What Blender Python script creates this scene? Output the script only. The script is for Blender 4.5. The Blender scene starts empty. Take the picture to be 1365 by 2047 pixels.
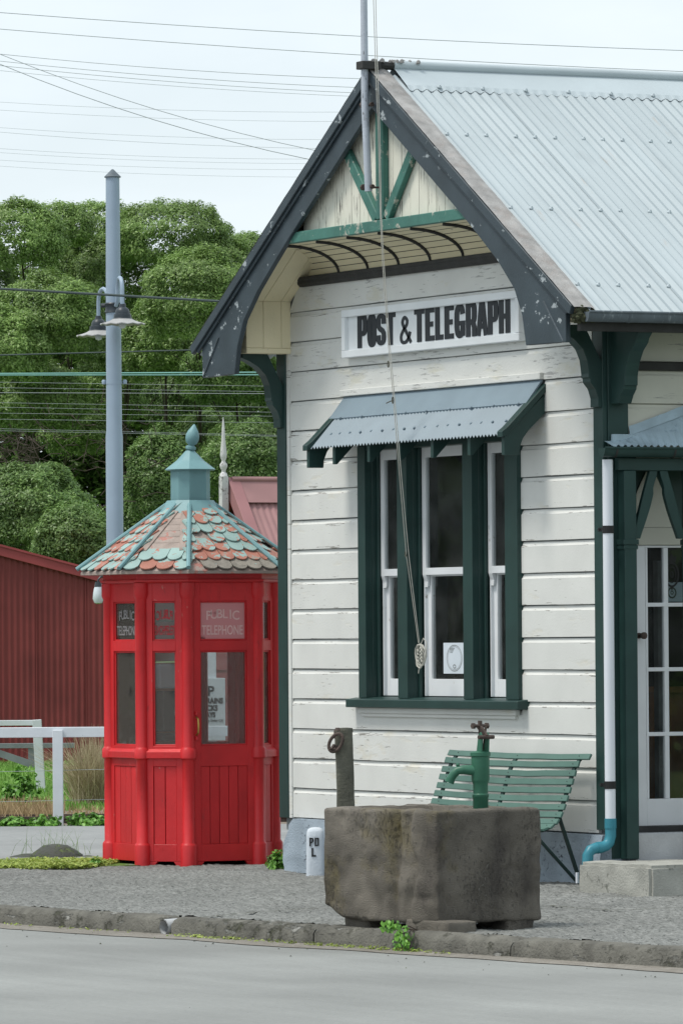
import bpy, bmesh, math, random
import numpy as np
from mathutils import Vector, Matrix, noise
random.seed(7); rng = np.random.default_rng(7)
S = bpy.context.scene
COL = S.collection
rad = math.radians

# ------------------------------------------------------------------ camera
F, IW, IH, YHOR, CZ, ROLL, ANG = 11900.0, 1365.0, 2047.0, 1275.0, 1.7, .0072, rad(63.3)
CAM = Vector((39.151, -19.193, CZ))
R0 = Vector((math.cos(ANG), math.sin(ANG), 0)); D0 = Vector((-math.sin(ANG), math.cos(ANG), 0))
pit = math.atan((YHOR - IH/2)/F)
FW = D0*math.cos(pit) + Vector((0, 0, 1))*math.sin(pit)
UP = -D0*math.sin(pit) + Vector((0, 0, 1))*math.cos(pit)
CR = R0*math.cos(ROLL) - UP*math.sin(ROLL); CU = R0*math.sin(ROLL) + UP*math.cos(ROLL)
cam = bpy.data.cameras.new('camera'); co = bpy.data.objects.new('camera', cam); COL.objects.link(co)
cam.sensor_fit = 'VERTICAL'; cam.sensor_height = 36; cam.lens = 36*F/IH
cam.clip_start = .5; cam.clip_end = 3000
m3 = Matrix((CR, CU, -FW)).transposed()
co.matrix_world = Matrix.Translation(CAM) @ m3.to_4x4()
S.camera = co
cam.dof.use_dof = False

def at(px, py, depth):            # survey helper: point of the place seen at a pixel, at a known distance
    v = CR*((px-IW/2)/F) - CU*((py-IH/2)/F) + FW
    return CAM + v*(depth/v.dot(D0))
def ground_at(px, py, z=0):
    v = CR*((px-IW/2)/F) - CU*((py-IH/2)/F) + FW
    return CAM + v*((z-CZ)/v.z)

# ------------------------------------------------------------------ light
SUN_EL, SUN_AZ = rad(63), rad(-98)          # azimuth measured in XY from +X
w = bpy.data.worlds.new('World'); S.world = w; w.use_nodes = True
nt = w.node_tree; nt.nodes.clear()
def N(t, ty, **k):
    n = t.nodes.new(ty)
    for a, b in k.items(): setattr(n, a, b)
    return n
out = N(nt, 'ShaderNodeOutputWorld'); bg = N(nt, 'ShaderNodeBackground'); bg.inputs[1].default_value = .1
sky = N(nt, 'ShaderNodeTexSky', sky_type='NISHITA', sun_disc=False, sun_elevation=SUN_EL, sun_rotation=math.pi/2-SUN_AZ, air_density=1.0, dust_density=1.5)
tc = N(nt, 'ShaderNodeTexCoord'); mp = N(nt, 'ShaderNodeMapping'); mp.inputs['Scale'].default_value = (3, 3, 9)
nz = N(nt, 'ShaderNodeTexNoise'); nz.inputs['Scale'].default_value = 5; nz.inputs['Detail'].default_value = 5
rp = N(nt, 'ShaderNodeMapRange'); rp.inputs['From Min'].default_value = .3; rp.inputs['From Max'].default_value = .7
rp.inputs['To Min'].default_value = .78; rp.inputs['To Max'].default_value = 1.0
mx = N(nt, 'ShaderNodeMix', data_type='RGBA'); mx.inputs['B'].default_value = (6.75, 7.45, 7.85, 1)
nt.links.new(tc.outputs['Generated'], mp.inputs[0]); nt.links.new(mp.outputs[0], nz.inputs[0])
nt.links.new(nz.outputs[0], rp.inputs[0]); nt.links.new(rp.outputs[0], mx.inputs['Factor'])
nt.links.new(sky.outputs[0], mx.inputs['A']); nt.links.new(mx.outputs['Result'], bg.inputs[0]); nt.links.new(bg.outputs[0], out.inputs[0])
sl = bpy.data.lights.new('sun', 'SUN'); so = bpy.data.objects.new('sun', sl); COL.objects.link(so)
sl.energy = 2.2; sl.angle = rad(16); sl.color = (1, .955, .88)
sd = Vector((math.cos(SUN_EL)*math.cos(SUN_AZ), math.cos(SUN_EL)*math.sin(SUN_AZ), math.sin(SUN_EL)))
so.rotation_euler = sd.to_track_quat('Z', 'Y').to_euler()
S.view_settings.view_transform = 'Standard'; S.view_settings.look = 'None'
S.view_settings.exposure = .42; S.view_settings.gamma = 1; S.view_settings.use_curve_mapping = False
S.cycles.max_bounces = 8; S.cycles.transparent_max_bounces = 16

# ------------------------------------------------------------------ materials
def srgb(r, g, b):
    f = lambda c: (c/255/12.92 if c/255 <= .04045 else ((c/255+.055)/1.055)**2.4)
    return (f(r), f(g), f(b))
def mat(name, col, rough=.55, var=.12, vs=5, bump=.1, bs=90, wear=None, wear2=None, wear3=None, edge=False, spec=.35, metal=0, tint=None, emis=None):
    m = bpy.data.materials.new(name); m.use_nodes = True; t = m.node_tree
    b = t.nodes['Principled BSDF']; L = t.links.new
    b.inputs['Roughness'].default_value = rough; b.inputs['Specular IOR Level'].default_value = spec; b.inputs['Metallic'].default_value = metal
    tc = N(t, 'ShaderNodeTexCoord'); oi = N(t, 'ShaderNodeObjectInfo')
    mu = N(t, 'ShaderNodeMath', operation='MULTIPLY'); mu.inputs[1].default_value = 41.0
    ad = N(t, 'ShaderNodeVectorMath', operation='ADD'); L(oi.outputs['Random'], mu.inputs[0]); L(tc.outputs['Object'], ad.inputs[0]); L(mu.outputs[0], ad.inputs[1])
    n = N(t, 'ShaderNodeTexNoise'); n.inputs['Scale'].default_value = vs; n.inputs['Detail'].default_value = 6; L(ad.outputs[0], n.inputs[0])
    r = N(t, 'ShaderNodeMapRange'); r.inputs['From Min'].default_value = .3; r.inputs['From Max'].default_value = .7
    r.inputs['To Min'].default_value = 1-var; r.inputs['To Max'].default_value = 1+var; L(n.outputs[0], r.inputs[0])
    mc = N(t, 'ShaderNodeVectorMath', operation='SCALE'); mc.inputs[0].default_value = col[:3]; L(r.outputs[0], mc.inputs['Scale'])
    cur = mc.outputs[0]; hsrc = []
    for wv in (wear, wear2, wear3):
        if not wv: continue
        wc, thr, sc, det = wv[:4]
        mpn = N(t, 'ShaderNodeMapping'); mpn.inputs['Scale'].default_value = sc; L(ad.outputs[0], mpn.inputs[0])
        wn = N(t, 'ShaderNodeTexNoise'); wn.inputs['Scale'].default_value = 1; wn.inputs['Detail'].default_value = det; wn.inputs['Roughness'].default_value = .65; L(mpn.outputs[0], wn.inputs[0])
        big = N(t, 'ShaderNodeTexNoise'); big.inputs['Scale'].default_value = 2.3; big.inputs['Detail'].default_value = 2; L(ad.outputs[0], big.inputs[0])
        s1 = N(t, 'ShaderNodeMath', operation='MULTIPLY_ADD'); s1.inputs[1].default_value = .35; L(big.outputs[0], s1.inputs[0]); L(wn.outputs[0], s1.inputs[2])
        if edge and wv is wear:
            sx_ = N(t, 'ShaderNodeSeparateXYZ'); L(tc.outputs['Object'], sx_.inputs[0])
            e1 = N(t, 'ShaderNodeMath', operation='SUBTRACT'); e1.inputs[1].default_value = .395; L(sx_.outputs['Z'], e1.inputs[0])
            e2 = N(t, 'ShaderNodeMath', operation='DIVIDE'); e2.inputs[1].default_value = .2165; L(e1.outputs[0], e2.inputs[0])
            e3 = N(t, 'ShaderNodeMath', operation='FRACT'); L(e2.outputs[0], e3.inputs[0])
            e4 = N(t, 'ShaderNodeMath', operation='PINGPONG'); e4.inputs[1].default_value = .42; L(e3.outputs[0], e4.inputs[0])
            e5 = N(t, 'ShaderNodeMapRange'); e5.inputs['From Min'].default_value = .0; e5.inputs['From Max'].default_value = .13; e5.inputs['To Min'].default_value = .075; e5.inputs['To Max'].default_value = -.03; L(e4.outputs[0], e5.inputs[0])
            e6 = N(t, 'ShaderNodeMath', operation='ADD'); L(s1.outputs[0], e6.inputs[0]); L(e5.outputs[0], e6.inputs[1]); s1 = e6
        wr = N(t, 'ShaderNodeMapRange'); wr.inputs['From Min'].default_value = thr+.175; wr.inputs['From Max'].default_value = thr+.175+(wv[4] if len(wv) > 4 else .03); L(s1.outputs[0], wr.inputs[0])
        mm = N(t, 'ShaderNodeMix', data_type='RGBA'); L(wr.outputs[0], mm.inputs['Factor']); L(cur, mm.inputs['A']); mm.inputs['B'].default_value = (*wc, 1)
        cur = mm.outputs['Result']; hsrc.append(wr.outputs[0])
    L(cur, b.inputs['Base Color'])
    bn = N(t, 'ShaderNodeTexNoise'); bn.inputs['Scale'].default_value = bs; bn.inputs['Detail'].default_value = 4; L(ad.outputs[0], bn.inputs[0])
    h = bn.outputs[0]
    for s_ in hsrc:
        k = N(t, 'ShaderNodeMath', operation='MULTIPLY_ADD'); k.inputs[1].default_value = -1.2; L(s_, k.inputs[0]); L(h, k.inputs[2]); h = k.outputs[0]
    bp = N(t, 'ShaderNodeBump'); bp.inputs['Strength'].default_value = bump; bp.inputs['Distance'].default_value = .01; L(h, bp.inputs['Height']); L(bp.outputs[0], b.inputs['Normal'])
    return m
def glass_mat(name, tint=(.9, .93, .95), refl=1.0, film=None):
    m = bpy.data.materials.new(name); m.use_nodes = True; t = m.node_tree; t.nodes.clear(); L = t.links.new
    o = N(t, 'ShaderNodeOutputMaterial'); tr = N(t, 'ShaderNodeBsdfTransparent'); tr.inputs[0].default_value = (*tint, 1)
    gl = N(t, 'ShaderNodeBsdfGlossy'); gl.inputs['Roughness'].default_value = .015; gl.inputs[0].default_value = (refl, refl, refl, 1)
    fr = N(t, 'ShaderNodeFresnel'); fr.inputs[0].default_value = 1.45
    tcn = N(t, 'ShaderNodeTexCoord'); nn = N(t, 'ShaderNodeTexNoise'); nn.inputs['Scale'].default_value = 2.5; L(tcn.outputs['Object'], nn.inputs[0])
    bp = N(t, 'ShaderNodeBump'); bp.inputs['Strength'].default_value = .06; bp.inputs['Distance'].default_value = .02; L(nn.outputs[0], bp.inputs['Height']); L(bp.outputs[0], gl.inputs['Normal'])
    mx = N(t, 'ShaderNodeMixShader'); L(fr.outputs[0], mx.inputs[0]); L(tr.outputs[0], mx.inputs[1]); L(gl.outputs[0], mx.inputs[2])
    last = mx
    df = N(t, 'ShaderNodeBsdfDiffuse'); df.inputs[0].default_value = (*(film[0] if film else (.5, .5, .48)), 1)
    m2 = N(t, 'ShaderNodeMixShader')
    dn = N(t, 'ShaderNodeTexNoise'); dn.inputs['Scale'].default_value = 5; dn.inputs['Detail'].default_value = 8; L(tcn.outputs['Object'], dn.inputs[0])
    dr = N(t, 'ShaderNodeMapRange'); dr.inputs['From Min'].default_value = .35; dr.inputs['From Max'].default_value = .75
    if film: dr.inputs['From Min'].default_value = .34; dr.inputs['From Max'].default_value = .39
    dr.inputs['To Min'].default_value = film[2] if film else .01; dr.inputs['To Max'].default_value = film[1] if film else .05
    L(dn.outputs[0], dr.inputs[0]); L(dr.outputs[0], m2.inputs[0]); L(mx.outputs[0], m2.inputs[1]); L(df.outputs[0], m2.inputs[2]); L(m2.outputs[0], o.inputs[0])
    return m
def leaf_mat(name, dark, light, rough=.45, trans=.25):
    m = bpy.data.materials.new(name); m.use_nodes = True; t = m.node_tree; L = t.links.new
    b = t.nodes['Principled BSDF']; b.inputs['Roughness'].default_value = rough; b.inputs['Specular IOR Level'].default_value = .45
    g = N(t, 'ShaderNodeNewGeometry'); rp = N(t, 'ShaderNodeValToRGB'); e = rp.color_ramp.elements
    e[0].color = (*dark, 1); e[1].color = (*light, 1); e[1].position = .9
    L(g.outputs['Random Per Island'], rp.inputs[0])
    tcn = N(t, 'ShaderNodeTexCoord'); nn = N(t, 'ShaderNodeTexNoise'); nn.inputs['Scale'].default_value = .9; L(tcn.outputs['Object'], nn.inputs[0])
    r = N(t, 'ShaderNodeMapRange'); r.inputs['From Min'].default_value = .3; r.inputs['From Max'].default_value = .7; r.inputs['To Min'].default_value = .75; r.inputs['To Max'].default_value = 1.25; L(nn.outputs[0], r.inputs[0])
    sc = N(t, 'ShaderNodeVectorMath', operation='SCALE'); L(rp.outputs[0], sc.inputs[0]); L(r.outputs[0], sc.inputs['Scale'])
    L(sc.outputs[0], b.inputs['Base Color'])
    tl = N(t, 'ShaderNodeBsdfTranslucent'); L(sc.outputs[0], tl.inputs[0])
    mx = N(t, 'ShaderNodeMixShader'); mx.inputs[0].default_value = trans; L(b.outputs[0], mx.inputs[1]); L(tl.outputs[0], mx.inputs[2])
    L(mx.outputs[0], t.nodes['Material Output'].inputs[0])
    return m

GREYWOOD = srgb(128, 124, 118)
M = {}
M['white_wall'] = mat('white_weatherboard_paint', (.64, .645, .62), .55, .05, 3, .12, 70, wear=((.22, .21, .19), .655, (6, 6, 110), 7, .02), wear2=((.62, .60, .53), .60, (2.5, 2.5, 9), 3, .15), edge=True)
M['white_wall_peel'] = mat('peeling_white_weatherboard_paint', (.64, .645, .62), .6, .05, 3, .2, 70, wear=((.38, .38, .37), .60, (5, 5, 60), 7, .02), wear2=((.60, .59, .52), .58, (2.5, 2.5, 9), 3, .12))
M['cream'] = mat('cream_soffit_paint', (.80, .72, .50), .6, .06, 3, .12, 70, wear=((.38, .35, .28), .69, (6, 30, 30), 6, .02))
M['cream_gable'] = mat('cracked_gable_paint', (.68, .67, .58), .6, .06, 3, .2, 70, wear=((.16, .15, .13), .60, (70, 70, 4.5), 6, .03))
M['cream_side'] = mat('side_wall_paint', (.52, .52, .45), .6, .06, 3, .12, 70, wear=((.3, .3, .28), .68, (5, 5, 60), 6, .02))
M['white_trim'] = mat('white_gloss_trim', (.74, .76, .78), .4, .05, 4, .06, 60, wear=((.38, .36, .33), .70, (22, 22, 8), 6, .02))
M['sign_white'] = mat('sign_white_paint', (.74, .77, .79), .5, .04, 4, .05, 60, wear=((.5, .5, .48), .72, (12, 12, 30), 6, .02))
M['green'] = mat('dark_green_paint', (.018, .047, .043), .42, .15, 5, .06, 60, wear=((.30, .34, .32), .76, (9, 9, 25), 7, .02))
M['slate'] = mat('slate_green_barge_paint', (.040, .056, .068), .45, .18, 4, .1, 60, wear=((.34, .38, .40), .635, (8, 8, 12), 8, .03))
M['dark_trim'] = mat('weathered_dark_trim', (.035, .035, .034), .7, .25, 8, .3, 50)
M['sea_green'] = mat('worn_sea_green_paint', (.055, .165, .135), .55, .2, 5, .25, 60, wear=((.40, .40, .34), .60, (16, 16, 12), 8, .04))
M['roof'] = mat('pale_blue_roof_paint', (.36, .415, .44), .5, .05, 1.2, .05, 60, wear=((.29, .335, .355), .60, (.8, 7, .8), 6, .2), wear2=((.36, .33, .30), .66, (1.2, 16, 1.2), 6, .12))
M['ridge'] = mat('ridge_cap_paint', (.43, .49, .52), .45, .05, 2, .05, 60)
M['lichen'] = mat('lichened_barge_flashing', (.30, .295, .29), .85, .25, 9, .5, 140, wear=((.27, .23, .21), .50, (7, 7, 7), 8, .4), wear2=((.42, .42, .41), .62, (30, 30, 30), 6, .1))
M['moss'] = mat('dark_moss', (.05, .055, .03), .95, .5, 30, .8, 120)
M['gutter'] = mat('weathered_gutter', (.11, .135, .155), .55, .2, 9, .2, 60, wear=((.25, .28, .30), .60, (10, 30, 10), 5, .1))
M['hood_blue'] = mat('hood_blue_paint', (.185, .245, .29), .5, .08, 3, .08, 60)
M['porch_roof'] = mat('weathered_porch_iron', (.33, .43, .49), .6, .15, 8, .2, 60, wear=((.16, .22, .28), .58, (6, 6, 6), 6, .1))
M['concrete_blue'] = mat('blue_grey_rendered_plinth', (.28, .335, .39), .8, .14, 5, .7, 80, wear=((.06, .07, .09), .63, (34, 34, 34), 7, .05))
M['concrete'] = mat('stained_concrete', (.33, .33, .30), .9, .15, 6, .6, 70, wear=((.07, .08, .06), .60, (11, 11, 7), 7, .10))
M['concrete_pale'] = mat('pale_concrete', (.40, .41, .42), .85, .12, 5, .4, 70, wear=((.2, .21, .22), .64, (9, 9, 9), 6, .1))
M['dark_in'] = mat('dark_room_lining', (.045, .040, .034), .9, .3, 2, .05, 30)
M['pipe_white'] = mat('white_plastic_pipe', (.66, .69, .74), .35, .03, 3, .02, 40)
M['teal_pipe'] = mat('teal_painted_pipe', (.035, .20, .26), .4, .1, 6, .05, 50)
M['letter'] = mat('charcoal_letter_paint', (.022, .026, .032), .45, .15, 8, .1, 60)
M['black'] = mat('black_paint', (.012, .012, .013), .5, .2, 8, .1, 60)
M['red'] = mat('glossy_red_paint', (.56, .018, .023), .44, .16, 2.5, .2, 28, wear=((.36, .014, .018), .60, (14, 14, 2.5), 6, .3), wear2=((.55, .33, .28), .72, (30, 30, 22), 7, .02), wear3=((.16, .02, .02), .64, (24, 24, 5), 7, .2), spec=.45)
M['red_text'] = mat('red_lettering', (.45, .02, .03), .5, .1, 8, .05, 60)
M['pale_text'] = mat('pale_lettering', (.28, .27, .27), .5, .1, 8, .05, 60)
M['pink_text'] = mat('faded_pink_lettering', (.70, .45, .44), .5, .1, 8, .05, 60)
M['brown_wood'] = mat('varnished_brown_wood', (.46, .20, .08), .45, .35, 4, .1, 40)
M['teal'] = mat('pale_teal_cupola_paint', (.16, .30, .32), .5, .08, 5, .1, 60, wear=((.12, .10, .08), .77, (30, 30, 30), 5, .02))
M['shingle'] = mat('peeling_teal_shingle', (.27, .39, .37), .6, .12, 6, .2, 60, wear=((.40, .17, .125), .545, (9, 9, 9), 3, .012), wear2=((.30, .27, .23), .63, (16, 16, 16), 6, .02))
M['shingle_red'] = mat('red_worn_shingle', (.37, .155, .115), .65, .18, 8, .2, 60, wear=((.28, .40, .38), .60, (10, 10, 10), 4, .015), wear2=((.30, .27, .23), .60, (16, 16, 16), 6, .02))
M['shingle_grey'] = mat('bare_grey_shingle', (.24, .22, .19), .85, .25, 14, .6, 60, wear=((.30, .46, .43), .66, (20, 20, 20), 5, .02))
M['boards_grey'] = mat('bare_roof_boards', (.33, .27, .24), .85, .2, 10, .4, 60, wear=((.42, .20, .17), .60, (10, 10, 10), 5, .05))
M['brass'] = mat('worn_brass', (.45, .30, .09), .35, .15, 9, .05, 50, metal=.8)
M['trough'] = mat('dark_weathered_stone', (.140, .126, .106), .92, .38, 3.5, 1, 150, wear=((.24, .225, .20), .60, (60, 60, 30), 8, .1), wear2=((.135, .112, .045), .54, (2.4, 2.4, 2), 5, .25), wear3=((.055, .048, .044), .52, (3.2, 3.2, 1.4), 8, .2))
M['pump'] = mat('pump_green_enamel', (.032, .125, .078), .4, .14, 6, .06, 50, wear=((.12, .08, .05), .72, (25, 25, 25), 5, .03))
M['rust'] = mat('rusty_iron', (.07, .05, .042), .7, .35, 20, .4, 90)
M['bench'] = mat('bench_green_paint', (.080, .158, .130), .5, .10, 5, .08, 60, wear=((.10, .12, .1), .74, (20, 20, 20), 5, .03))
M['bench_iron'] = mat('bench_dark_iron', (.014, .034, .030), .5, .2, 8, .05, 60)
M['greywood'] = mat('weathered_grey_timber', (.095, .095, .075), .92, .25, 5, .7, 60, wear=((.28, .28, .23), .60, (14, 14, 5), 7, .05), wear2=((.045, .045, .035), .60, (40, 40, 3), 5, .05))
M['marker'] = mat('whitewashed_marker', (.55, .60, .66), .75, .06, 6, .3, 60, wear=((.28, .30, .33), .68, (22, 22, 22), 6, .04))
M['pole_grey'] = mat('grey_lamp_pole_paint', (.29, .37, .46), .45, .06, 3, .05, 40)
M['lamp_dark'] = mat('dark_lamp_enamel', (.035, .045, .055), .4, .2, 8, .05, 60)
M['lamp_pale'] = mat('pale_lamp_shade', (.36, .36, .36), .5, .1, 8, .05, 60)
M['flagpole'] = mat('flaking_flagpole_paint', (.42, .46, .52), .6, .08, 8, .2, 60, wear=((.10, .10, .10), .67, (70, 70, 14), 5, .02))
M['rope'] = mat('pale_cotton_rope', (.52, .51, .46), .9, .1, 30, .3, 300)
M['wire_dark'] = mat('dark_overhead_wire', (.045, .065, .065), .6, .1, 1, 0, 5)
M['wire_grey'] = mat('grey_overhead_wire', (.30, .335, .35), .6, .1, 1, 0, 5)
M['wire_teal'] = mat('teal_overhead_wire', (.16, .36, .33), .5, .1, 1, 0, 5)
M['shed'] = mat('faded_red_iron', (.20, .038, .038), .6, .2, 1.4, .06, 30, wear=((.15, .03, .03), .60, (9, 9, 1), 4, .2))
M['shed_trim'] = mat('shed_red_fascia', (.30, .055, .06), .6, .1, 3, .05, 30)
M['pink_roof'] = mat('faded_pink_iron', (.33, .18, .18), .6, .08, 3, .06, 40, wear=((.62, .60, .60), .74, (7, 7, 7), 4, .02))
M['pink_barge'] = mat('pink_barge_board', (.33, .16, .165), .6, .06, 3, .05, 40)
M['red_board'] = mat('red_weatherboard_paint', (.22, .045, .05), .6, .1, 3, .1, 40)
M['finial'] = mat('flaking_white_finial', (.55, .55, .55), .7, .1, 8, .3, 60, wear=((.22, .21, .20), .60, (22, 22, 22), 6, .05))
M['fence_white'] = mat('white_fence_paint', (.64, .67, .71), .55, .05, 5, .1, 50, wear=((.25, .25, .24), .71, (18, 18, 18), 6, .03))
M['grey_rail'] = mat('grey_rail_timber', (.20, .22, .23), .8, .15, 6, .2, 50)
M['bark'] = mat('brown_bark', (.05, .038, .03), .9, .3, 6, .5, 40)
M['leaf'] = leaf_mat('glossy_tree_leaf', (.115, .205, .045), (.260, .385, .110), .42, .35)
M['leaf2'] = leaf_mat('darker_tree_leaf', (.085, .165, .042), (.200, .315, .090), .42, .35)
M['weed'] = leaf_mat('bright_weed_leaf', (.07, .20, .025), (.17, .38, .05))
M['grass'] = leaf_mat('lawn_blade', (.13, .27, .04), (.26, .46, .10), .6)
M['verge'] = leaf_mat('clover_verge_leaf', (.20, .29, .045), (.42, .50, .12), .6)
M['straw'] = leaf_mat('dry_straw_blade', (.25, .17, .08), (.48, .36, .20), .7)
M['tussock'] = leaf_mat('tussock_blade', (.24, .19, .10), (.62, .52, .36), .7)
M['rock'] = mat('mossy_dark_rock', (.075, .08, .07), .9, .3, 6, .8, 40, wear=((.10, .13, .05), .56, (12, 12, 12), 5, .1))
M['glass'] = glass_mat('window_glass', (.82, .86, .86))
M['booth_glass'] = glass_mat('dusty_booth_glass', (.9, .92, .92), 1, ((.52, .45, .40), .075, .025))
M['glass_pink'] = glass_mat('pink_filmed_glass', (.8, .6, .6), 1, ((.62, .27, .28), .95, .3))
M['paper'] = mat('white_paper', (.62, .68, .74), .8, .02, 3, .02, 30)
M['notice'] = mat('white_notice_board', (.58, .63, .66), .7, .04, 3, .05, 30)
M['phone_black'] = mat('black_bakelite', (.015, .016, .018), .3, .1, 5, .02, 40)

KANG = math.atan2(1.05, 6.89)
def ground_mat(name, c1, c2, scale, spk, spkcol, bump, rough=.9, big=None, streak=None):
    m = bpy.data.materials.new(name); m.use_nodes = True; t = m.node_tree; L = t.links.new
    b = t.nodes['Principled BSDF']; b.inputs['Roughness'].default_value = rough; b.inputs['Specular IOR Level'].default_value = .25
    tcn = N(t, 'ShaderNodeTexCoord')
    n = N(t, 'ShaderNodeTexNoise'); n.inputs['Scale'].default_value = scale; n.inputs['Detail'].default_value = 8; n.inputs['Roughness'].default_value = .7; L(tcn.outputs['Object'], n.inputs[0])
    r = N(t, 'ShaderNodeMapRange'); r.inputs['From Min'].default_value = .35; r.inputs['From Max'].default_value = .65; L(n.outputs[0], r.inputs[0])
    mx = N(t, 'ShaderNodeMix', data_type='RGBA'); mx.inputs['A'].default_value = (*c1, 1); mx.inputs['B'].default_value = (*c2, 1); L(r.outputs[0], mx.inputs['Factor'])
    cur = mx.outputs['Result']
    g = N(t, 'ShaderNodeTexNoise'); g.inputs['Scale'].default_value = .55; g.inputs['Detail'].default_value = 5; L(tcn.outputs['Object'], g.inputs[0])
    gr = N(t, 'ShaderNodeMapRange'); gr.inputs['From Min'].default_value = .3; gr.inputs['From Max'].default_value = .7; gr.inputs['To Min'].default_value = .84; gr.inputs['To Max'].default_value = 1.15; L(g.outputs[0], gr.inputs[0])
    sc = N(t, 'ShaderNodeVectorMath', operation='SCALE'); L(cur, sc.inputs[0]); L(gr.outputs[0], sc.inputs['Scale']); cur = sc.outputs[0]
    if streak:
        smp = N(t, 'ShaderNodeMapping'); smp.inputs['Rotation'].default_value = (0, 0, -KANG); smp.inputs['Scale'].default_value = (.35, 5, 1); L(tcn.outputs['Object'], smp.inputs[0])
        sn_ = N(t, 'ShaderNodeTexNoise'); sn_.inputs['Scale'].default_value = 1.0; sn_.inputs['Detail'].default_value = 7; L(smp.outputs[0], sn_.inputs[0])
        sr_ = N(t, 'ShaderNodeMapRange'); sr_.inputs['From Min'].default_value = .3; sr_.inputs['From Max'].default_value = .7; sr_.inputs['To Min'].default_value = 1-streak; sr_.inputs['To Max'].default_value = 1+streak; L(sn_.outputs[0], sr_.inputs[0])
        s2_ = N(t, 'ShaderNodeVectorMath', operation='SCALE'); L(cur, s2_.inputs[0]); L(sr_.outputs[0], s2_.inputs['Scale']); cur = s2_.outputs[0]
    v = N(t, 'ShaderNodeTexNoise'); v.inputs['Scale'].default_value = 45; v.inputs['Detail'].default_value = 3; L(tcn.outputs['Object'], v.inputs[0])
    vr = N(t, 'ShaderNodeMapRange'); vr.inputs['From Min'].default_value = spk; vr.inputs['From Max'].default_value = spk+.05; L(v.outputs[0], vr.inputs[0])
    m2 = N(t, 'ShaderNodeMix', data_type='RGBA'); L(vr.outputs[0], m2.inputs['Factor']); L(cur, m2.inputs['A']); m2.inputs['B'].default_value = (*spkcol, 1)
    cur = m2.outputs['Result']
    L(cur, b.inputs['Base Color'])
    bp = N(t, 'ShaderNodeBump'); bp.inputs['Strength'].default_value = bump; bp.inputs['Distance'].default_value = .01; L(v.outputs[0], bp.inputs['Height']); L(bp.outputs[0], b.inputs['Normal'])
    return m
M['pavement'] = ground_mat('rough_chip_pavement', (.105, .11, .105), (.255, .26, .25), 22, .62, (.045, .05, .045), 1)
M['road'] = ground_mat('smooth_grey_road', (.22, .228, .222), (.25, .258, .25), 25, .70, (.13, .135, .13), .35, streak=.05)
M['road_dirt'] = ground_mat('gutter_grit', (.17, .155, .135), (.25, .235, .21), 14, .64, (.10, .09, .08), .7)
M['path'] = ground_mat('pale_path', (.225, .235, .235), (.27, .275, .275), 9, .7, (.2, .2, .2), .4)
M['lawn'] = ground_mat('lawn_turf', (.06, .13, .02), (.11, .20, .04), 9, .62, (.08, .11, .03), .8)
M['dry'] = ground_mat('dry_stony_strip', (.16, .13, .10), (.26, .22, .18), 12, .6, (.12, .10, .08), .8)
M['kerb'] = mat('mossy_old_kerb', (.128, .124, .108), .95, .3, 7, 1, 60, wear=((.27, .27, .25), .60, (7, 7, 20), 7, .08), wear2=((.07, .072, .05), .58, (12, 12, 12), 7, .14))

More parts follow.
